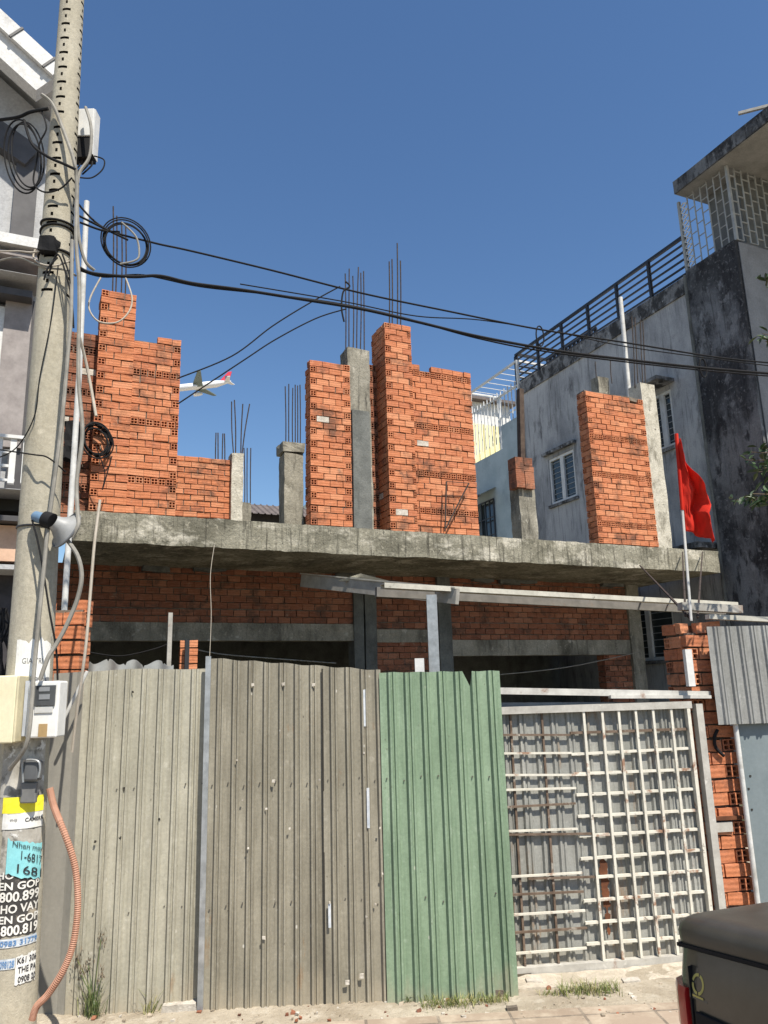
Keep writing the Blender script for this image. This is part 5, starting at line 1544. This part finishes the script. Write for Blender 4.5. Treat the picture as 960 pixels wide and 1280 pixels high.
def wing(root0, root1, tip0, tip1, th, name, m, par):
    mb = MB(); up_ = Vector((0, 0, th))
    V = [Vector(p) + s * up_ for s in (-.5, .5) for p in (root0, root1, tip1, tip0)]
    mb.quads(V, [(0, 1, 2, 3), (7, 6, 5, 4), (0, 4, 5, 1), (1, 5, 6, 2), (2, 6, 7, 3), (3, 7, 4, 0)])
    return mb.build(name, m, par)
for s_ in (-1, 1):
    wing((.42 * u_, 0, -.03 * u_), (.60 * u_, 0, -.03 * u_), (.33 * u_, s_ * .47 * u_, .02 * u_), (.38 * u_, s_ * .47 * u_, .02 * u_), .012 * u_, 'wing', AG, ap)
    wing((.02 * u_, 0, .02 * u_), (.11 * u_, 0, .02 * u_), (-.02 * u_, s_ * .16 * u_, .03 * u_), (.02 * u_, s_ * .16 * u_, .03 * u_), .008 * u_, 'tailplane', AW, ap)
    mb = MB(); mb.tube([(.47 * u_, s_ * .15 * u_, -.065 * u_), (.52 * u_, s_ * .15 * u_, -.065 * u_), (.60 * u_, s_ * .15 * u_, -.065 * u_)], 1, 14, radii=[.016 * u_, .030 * u_, .030 * u_]); mb.build('engine', AW, ap, smooth=True)
mb = MB()
V = [(x * u_, y * .006 * u_, z * u_) for y in (-1, 1) for x, z in ((.17, .04), (.03, .035), (-.02, .17), (.035, .17))]
mb.quads(V, [(0, 1, 2, 3), (7, 6, 5, 4), (0, 4, 5, 1), (1, 5, 6, 2), (2, 6, 7, 3), (3, 7, 4, 0)])
fn = mb.build('tail_fin', AR, ap)
for s_ in (-1, 1):
    mb = MB(); mb.box(.03 * u_, .085 * u_, s_ * .0075 * u_ - .001 * u_, s_ * .0075 * u_ + .001 * u_, .055 * u_, .11 * u_); mb.build('fin_emblem', AD, fn)

# ------------------------------------------------------------------ pickup
FCa = Frame(1.09, 3.0, -64)
car = thing('pickup_truck', 'dark grey pickup truck with a covered bed parked in the right foreground', 'pickup', FCa, (2.2, .8, 0))
BX = FCa.at(849, 1235)[0] - .075           # rear face of the body
ZB = FCa.at(862, 1190)[1]           # seam between bed side and cover
ZT = FCa.at(880, 1147, .10)[1]
print('car', BX, ZB, ZT)
def loft(sections, name, m, par, bevel=.0, smooth=True):
    mb = MB(); n = len(sections[0])
    for s_ in sections: mb.v += [tuple(p) for p in s_]
    for k in range(len(sections) - 1):
        for i in range(n):
            mb.f.append((k * n + i, k * n + (i + 1) % n, (k + 1) * n + (i + 1) % n, (k + 1) * n + i)); mb.m.append(0)
    mb.f.append(tuple(reversed(range(n)))); mb.m.append(0)
    mb.f.append(tuple((len(sections) - 1) * n + i for i in range(n))); mb.m.append(0)
    return mb.build(name, m, par, smooth=smooth, bevel=bevel, recalc=True)
CWD = 1.6
def body_sec(x, z0, z1, inset=0.0, tuck=.05):
    y0, y1 = inset, CWD - inset
    return [Vector((x, y0 + tuck * .6, z0)), Vector((x, y0, z0 + (z1 - z0) * .35)), Vector((x, y0 + .004, z0 + (z1 - z0) * .75)), Vector((x, y0 + .03, z1 - .012)), Vector((x, y0 + .05, z1)),
            Vector((x, y1 - .05, z1)), Vector((x, y1 - .03, z1 - .012)), Vector((x, y1 - .004, z0 + (z1 - z0) * .75)), Vector((x, y1, z0 + (z1 - z0) * .35)), Vector((x, y1 - tuck * .6, z0))]
RISE = .07
zr_ = lambda x: ZB + RISE * min(max(x - BX, 0), 1.7)
secs = [body_sec(BX, .34, ZB - .02, .13), body_sec(BX + .03, .33, ZB - .008, .055), body_sec(BX + .08, .32, zr_(BX + .08), .012), body_sec(BX + .16, .32, zr_(BX + .16), .0), body_sec(BX + .9, .32, zr_(BX + .9), 0), body_sec(BX + 1.7, .32, zr_(BX + 1.7), 0), body_sec(BX + 3.2, .32, zr_(BX + 2) - .02, 0), body_sec(BX + 4.0, .34, zr_(BX + 2) - .06, .02), body_sec(BX + 4.45, .36, zr_(BX + 2) - .14, .10)]
bodyo = loft(secs, 'body', CARPAINT, car)
def lid_sec(x, h, inset):
    y0, y1 = .012 + inset, CWD - .012 - inset
    zb = zr_(x) + .006; zt = zb + h
    V = [(x, y0, zb), (x, y0 - .008, zb + h * .5), (x, y0 + .006, zb + h * .78), (x, y0 + .03, zt - h * .08), (x, y0 + .08, zt), (x, CWD * .3, zt - .012), (x, CWD / 2, zt - .03), (x, y1 - .12, zt - .07), (x, y1 - .05, zt - .08), (x, y1 - .02, zt - .10), (x, y1 + .006, zb + h * .3), (x, y1, zb)]
    return [Vector(v) for v in V]
LH_ = ZT - ZB
loft([lid_sec(BX + .055, LH_ * .45, .06), lid_sec(BX + .06, LH_ * .70, .045), lid_sec(BX + .075, LH_ * .88, .02), lid_sec(BX + .11, LH_ * .97, .0), lid_sec(BX + .2, LH_, 0), lid_sec(BX + .5, LH_, 0), lid_sec(BX + 1.1, LH_, 0), lid_sec(BX + 1.55, LH_ * .98, 0)], 'bed_cover', CARLID, car)
mb = MB(); mb.bar((BX + .08, .02, zr_(BX + .08) + .004), (BX + 1.55, .02, zr_(BX + 1.55) + .004), .03, .012); mb.build('cover_seal', BLACK, car)
# cab
def cab(x, z, ins): return [Vector((x, .02 + ins, ZB - .03)), Vector((x, .03 + ins, z - .05)), Vector((x, .10 + ins, z)), Vector((x, CWD - .10 - ins, z)), Vector((x, CWD - .03 - ins, z - .05)), Vector((x, CWD - .02 - ins, ZB - .03))]
cabo = loft([cab(BX + 1.62, ZB + .06, .0), cab(BX + 1.72, ZB + .55, .09), cab(BX + 2.5, ZB + .60, .09), cab(BX + 3.0, ZB + .05, .02)], 'cab', CARPAINT, car)
mb = MB(); mb.quads([(BX + 1.85, .055, ZB + .08), (BX + 2.75, .04, ZB + .08), (BX + 2.45, .085, ZB + .5), (BX + 1.88, .10, ZB + .5)], [(0, 1, 2, 3)]); mb.build('side_window', GLASS, car)
# wheels
for wx in (BX + .78, BX + 3.55):
    for wy_ in (.02, CWD - .02):
        mb = MB()
        s_ = -1 if wy_ < .5 else 1
        prof = [(.0, .0), (.20, .0), (.29, .02), (.32, .06), (.32, .16), (.28, .2)]
        n = 28
        for (r_, d) in prof:
            for q in range(n):
                t_ = 2 * math.pi * q / n
                mb.v.append((wx + r_ * math.cos(t_), wy_ - s_ * d, .33 + r_ * math.sin(t_)))
        for k in range(len(prof) - 1):
            for q in range(n): mb.f.append((k * n + q, k * n + (q + 1) % n, (k + 1) * n + (q + 1) % n, (k + 1) * n + q)); mb.m.append(0)
        wo = mb.build('wheel', TYRE, car, smooth=True)
        mb = MB(); 
        for q in range(6):
            t_ = 2 * math.pi * q / 6
            mb.bar((wx, wy_ + s_ * .006, .33), (wx + .19 * math.cos(t_), wy_ + s_ * .006, .33 + .19 * math.sin(t_)), .05, .012, (0, 1, 0))
        mb.build('rim', STEEL_GALV, wo)
# tail lamp wrapping the rear corner
z0_, z1_ = FCa.at(846, 1290)[1], FCa.at(846, 1230)[1]
def lamp_sec(z, i): return [Vector((BX - .006 + i, .35, z)), Vector((BX - .006 + i, .11, z)), Vector((BX + .012 + i, .045, z)), Vector((BX + .07, -.002 + i, z)), Vector((BX + .105, -.006 + i, z)), Vector((BX + .12, .03, z)), Vector((BX + .10, .35, z))]
loft([lamp_sec(z0_, .005), lamp_sec(z0_ + .02, 0), lamp_sec(z1_ - .02, 0), lamp_sec(z1_, .006)], 'tail_lamp', TAILRED, car)
mb = MB(); mb.box(BX + .128, BX + .131, -.0015, .02, .45, ZB - .05); mb.build('panel_gap', BLACK, car)
mb = MB(); mb.box(BX + .15, BX + 1.6, -.012, .0, .62, .66); mb.build('side_moulding', BLACK, car, bevel=.004)
# fuel flap with worn yellow sticker
c = FCa.v(873.5, 1230, .012)
ys_ = lambda z: .004 + .026 * max(0, min(1, (z - (.32 + (ZB - .32) * .75)) / ((ZB - .012) - (.32 + (ZB - .32) * .75)))) 
mb = MB()
n = 26
for q in range(n):
    t_ = 2 * math.pi * q / n
    for r_ in (.024, .034): mb.v.append((c.x + r_ * .8 * math.cos(t_), ys_(c.z + r_ * math.sin(t_)) - .0035, c.z + r_ * math.sin(t_)))
for q in range(n):
    if q % 7 in (5,): continue
    mb.f.append((2 * q, 2 * q + 1, 2 * ((q + 1) % n) + 1, 2 * ((q + 1) % n))); mb.m.append(0)
ff = mb.build('fuel_flap_sticker', STICKER_Y, car)
mb = MB(); q_ = [(c.x + a_ * .040, ys_(c.z + b_ * .05) - .0018, c.z + b_ * .05) for a_, b_ in ((-1, -1), (1, -1), (1, 1), (-1, 1))]; mb.quads(q_ + [(x_, y_ + .006, z_) for x_, y_, z_ in q_], [(0, 1, 2, 3), (0, 4, 5, 1), (1, 5, 6, 2), (2, 6, 7, 3), (3, 7, 4, 0)]); mb.build('fuel_flap', CARPAINT, car)
mb = MB(); mb.quads([(c.x + a_ * .024, ys_(c.z + b_) - .0032, c.z + b_) for a_, b_ in ((-1, -.043), (1, -.044), (1, -.037), (-1, -.036))], [(0, 1, 2, 3)]); mb.build('sticker_strip', STICKER_Y, car)
mb = MB(); mb.box(BX - .05, BX + .02, .08, CWD - .08, .36, .52); mb.build('rear_bumper', BLACK, car, bevel=.02)
mb = MB(); mb.box(BX + .3, BX + 3.9, .004, CWD - .005, ZB - .18, ZB - .168); mb.build('crease_line', CARPAINT, car)

# ------------------------------------------------------------------ plants and rubble
def blade(mb, base, ang, ln, w, bend):
    d = Vector((math.cos(ang), math.sin(ang), 0)); s_ = Vector((-d.y, d.x, 0)) * w
    p1 = base + Vector((0, 0, ln * .55)) + d * bend * .35; p2 = base + Vector((0, 0, ln * .9)) + d * bend
    mb.quads([base - s_, base + s_, p1 + s_ * .7, p1 - s_ * .7, p2], [(0, 1, 2, 3), (3, 2, 4)])
def tuft(name, px, py, n, h, spread, label, m=GRASS, cat='grass tuft', group=None):
    d = ray(px, py); t = -EYE.z / d.z; c = EYE + d * t
    mb = MB()
    for k in range(n):
        b = Vector((c.x + max(-1.5, min(1.5, random.gauss(0, 1))) * spread, c.y + random.gauss(0, spread * .35), -.01))
        blade(mb, b, random.uniform(0, 6.28), h * random.uniform(.4, 1.1), .0022, random.uniform(.02, .09) * h / .1)
    o = mb.build(name, m, None); return tag(o, label, cat, group)
tuft('grass_tuft', 560, 1257, 300, .075, .10, 'low yellowish grass tuft at the foot of the green sheet')
tuft('grass_tuft', 612, 1252, 200, .065, .07, 'sparse grass tuft in front of the right end of the green sheet')
tuft('grass_tuft', 738, 1240, 340, .085, .11, 'bushy grass tuft in front of the barred gate')
tuft('grass_tuft', 512, 1252, 50, .07, .02, 'tiny grass tuft where the brown sheet meets the green one')
tuft('grass_tuft', 690, 1243, 60, .05, .05, 'small thin grass tuft left of the bushy one')
# seeding weed by the left sheet
d = ray(118, 1268); c = EYE + d * (-EYE.z / d.z)
c.y -= .02
wd = thing('weed', 'tall seeding weed growing at the foot of the left sheet', 'weed', W0, tuple(c))
mb = MB()
for k in range(70): blade(mb, c + Vector((random.gauss(0, .03), random.gauss(0, .02), -.01)), random.uniform(0, 6.28), random.uniform(.08, .26), .0028, random.uniform(.03, .13))
mb.build('leaves', WEED, wd)
mb = MB(); hd = MB()
for dx, h in ((.02, .40), (-.11, .30), (-.05, .26), (.05, .22), (-.08, .22)):
    top = c + Vector((dx, random.uniform(-.02, .02), h))
    mb.tube([c, c + Vector((dx * .3, 0, h * .5)), top], .0025, 5, 5)
    for k in range(26):
        p = top + Vector((random.gauss(0, .016), random.gauss(0, .012), random.gauss(0, .024)))
        blade(hd, p, random.uniform(0, 6.28), random.uniform(.012, .03), .003, .012)
mb.build('stems', WEED, wd); hd.build('seed_heads', BARK, wd)
tuft('grass_tuft', 186, 1266, 24, .16, .035, 'wispy dry grass right of the seeding weed', m=GRASS)
PEBBLE = surf('pebble', (.24, .20, .15), (.40, .34, .26), 20)
# rubble
def stone(px, py, s_, m, label, name='rubble_stone'):
    d = ray(px, py); c = EYE + d * (-EYE.z / d.z)
    mb = rough_box(c.x - s_[0], c.x + s_[0], c.y - s_[1], c.y + s_[1], -.02, s_[2], (4, 3, 3), min(s_) * .38, px)
    o = mb.build(name, m, None); tag(o, label, 'rubble')
    return o
stone(625, 1244, (.045, .03, .035), MORTAR, 'flat brown stone at the right foot of the green sheet')
stone(668, 1229, (.05, .03, .022), MORTAR_PALE, 'pale flat stone under the left end of the gate')
stone(790, 1228, (.05, .03, .02), MORTAR_PALE, 'pale low rubble lump before the gate centre')
stone(175, 1258, (.10, .05, .05), MORTAR_PALE, 'pale crumbly mortar heap under the left sheet')
stone(225, 1262, (.10, .05, .045), MORTAR_PALE, 'second pale mortar heap near the sheet joint')
stone(237, 1254, (.02, .015, .05), BRICK_DIRTY_SHADE, 'reddish brick shard standing by the sheet joint', 'brick_shard')
stone(640, 1262, (.03, .02, .02), MORTAR, 'small brown stone before the green sheet corner')
mb = MB()
for k in range(230):
    d = ray(random.uniform(90, 860), random.uniform(1226, 1279)); c = EYE + d * (-EYE.z / d.z)
    if c.y > 5.5: continue
    s_ = random.choice((.003, .004, .005, .006, .008, .012))
    z_ = .02 if c.y < 4.75 + .07 * c.x else 0
    mb.mi = random.choice((0, 1, 1, 2)); mb.box(c.x - s_, c.x + s_, c.y - s_, c.y + s_, z_ - .004, z_ + s_ * .9, s_ * .45)
o = mb.build('gravel', [MORTAR_PALE, PEBBLE, BRICK_DIRTY_SHADE], None); tag(o, 'loose grit scattered on the ground before the fence', 'grit', None, 'stuff')
# concrete sill under the gate
mb = rough_box(FG.at(640, 1225)[0] - .05, FG.at(900, 1195)[0] + .1, -.26, -.03, -.06, .006, (24, 4, 2), .014, 41)
o = mb.build('gate_sill', surf('sill_concrete', (.42, .37, .29), (.56, .50, .41), 6, rough=.95, bmp=.01, bscale=25, layers=(((.28, .23, .16), 6, (1, 1, 1), .55, .7, .8),)), None, FG); tag(o, 'rough pale concrete sill under the barred gate', 'sill')

# tree reaching in from the right
tr = thing('leafy_tree', 'green leafy tree whose branch tips reach in at the right edge', 'tree', W0, (4.3, 5.4, 0))
mb = MB(); mb.tube([(4.3, 5.4, -.05), (4.28, 5.42, 1.2), (4.35, 5.4, 2.4), (4.3, 5.45, 3.6), (4.4, 5.4, 5.0)], 1, 10, radii=[.11, .09, .08, .06, .03]); mb.build('trunk', BARK, tr, smooth=True)
FT = Frame(0, 5.4, 0)
br = MB(); lf = MB()
def leaf(mb, p, d, ln, w):
    s_ = d.cross(Vector((random.uniform(-1, 1), random.uniform(-1, 1), 1))).normalized() * w
    nn = d.cross(s_).normalized() * ln * .12
    mb.quads([p, p + d * ln * .35 + s_ - nn, p + d * ln * .75 + s_ * .7 - nn, p + d * ln, p + d * ln * .75 - s_ * .7 - nn, p + d * ln * .35 - s_ - nn, p + d * ln * .5], [(0, 1, 6), (1, 2, 6), (2, 3, 6), (3, 4, 6), (4, 5, 6), (5, 0, 6)])
for (root, tips) in (((4.3, 5.4, 3.0), [(938, 565), (932, 575), (950, 560), (955, 585), (945, 590)]), ((4.3, 5.4, 2.7), [(925, 622), (940, 617), (955, 612), (918, 625)]), ((4.3, 5.4, 3.7), [(953, 417), (957, 427)]), ((4.3, 5.4, 4.0), [(958, 350), (960, 385)])):
    for (px, py) in tips:
        tip = FT.v(px, py, random.uniform(-.15, .15)); tip = Vector((tip.x, tip.y + 5.4, tip.z))
        r_ = Vector(root)
        mid = r_.lerp(tip, .5) + Vector((0, 0, .12))
        br.tube([r_, mid, tip], .003, 5, 6)
        for k in range(20):
            f_ = random.uniform(.82, 1.01) if k < 14 else random.uniform(.1, .9)
            p = (r_.lerp(mid, f_ * 2) if f_ < .5 else mid.lerp(tip, f_ * 2 - 1)) + Vector((random.gauss(0, .02), random.gauss(0, .03), random.gauss(0, .02)))
            dd = Vector((random.uniform(-1, .6), random.uniform(-1, 1), random.uniform(-.9, .4))).normalized()
            leaf(lf, p, dd, random.uniform(.06, .105), random.uniform(.013, .021))
for k in range(900):
    a = random.uniform(0, 6.28); h = random.uniform(2.6, 5.4); rr = random.uniform(.1, .85) * (1 - abs(h - 4) / 3)
    p = Vector((4.75 + rr * math.cos(a), 5.2 + rr * math.sin(a), h))
    leaf(lf, p, Vector((random.uniform(-1, 1), random.uniform(-1, 1), random.uniform(-1, .3))).normalized(), random.uniform(.06, .1), random.uniform(.015, .022))
br.build('branches', BARK, tr); lf.build('crown', LEAF, tr)

# ------------------------------------------------------------------ light
EL, AZ = 57.0, 147.0
sd_ = Vector((math.sin(R(AZ)) * math.cos(R(EL)), math.cos(R(AZ)) * math.cos(R(EL)), math.sin(R(EL))))
ld = bpy.data.lights.new('sun', 'SUN'); ld.energy = 5.0; ld.angle = R(.55); ld.color = (1, .93, .82)
lo_ = bpy.data.objects.new('sun', ld); COL.objects.link(lo_)
lo_.rotation_euler = (-sd_).to_track_quat('-Z', 'Y').to_euler()
lo_.location = sd_ * 60
w = bpy.data.worlds.new('World'); S.world = w; w.use_nodes = True
N, L = w.node_tree.nodes, w.node_tree.links
sk = N.new('ShaderNodeTexSky'); sk.sky_type = 'NISHITA'; sk.sun_disc = False
sk.sun_elevation = R(EL); sk.sun_rotation = R(AZ); sk.air_density = 1.15; sk.dust_density = .25; sk.ozone_density = 3.0
hs_ = N.new('ShaderNodeHueSaturation'); hs_.inputs['Saturation'].default_value = 1.14; hs_.inputs['Hue'].default_value = .503
bg = N['Background']; L.new(sk.outputs['Color'], hs_.inputs['Color']); L.new(hs_.outputs['Color'], bg.inputs['Color']); bg.inputs['Strength'].default_value = .091
S.view_settings.view_transform = 'Standard'; S.view_settings.look = 'None'; S.view_settings.exposure = .58; S.view_settings.gamma = 1
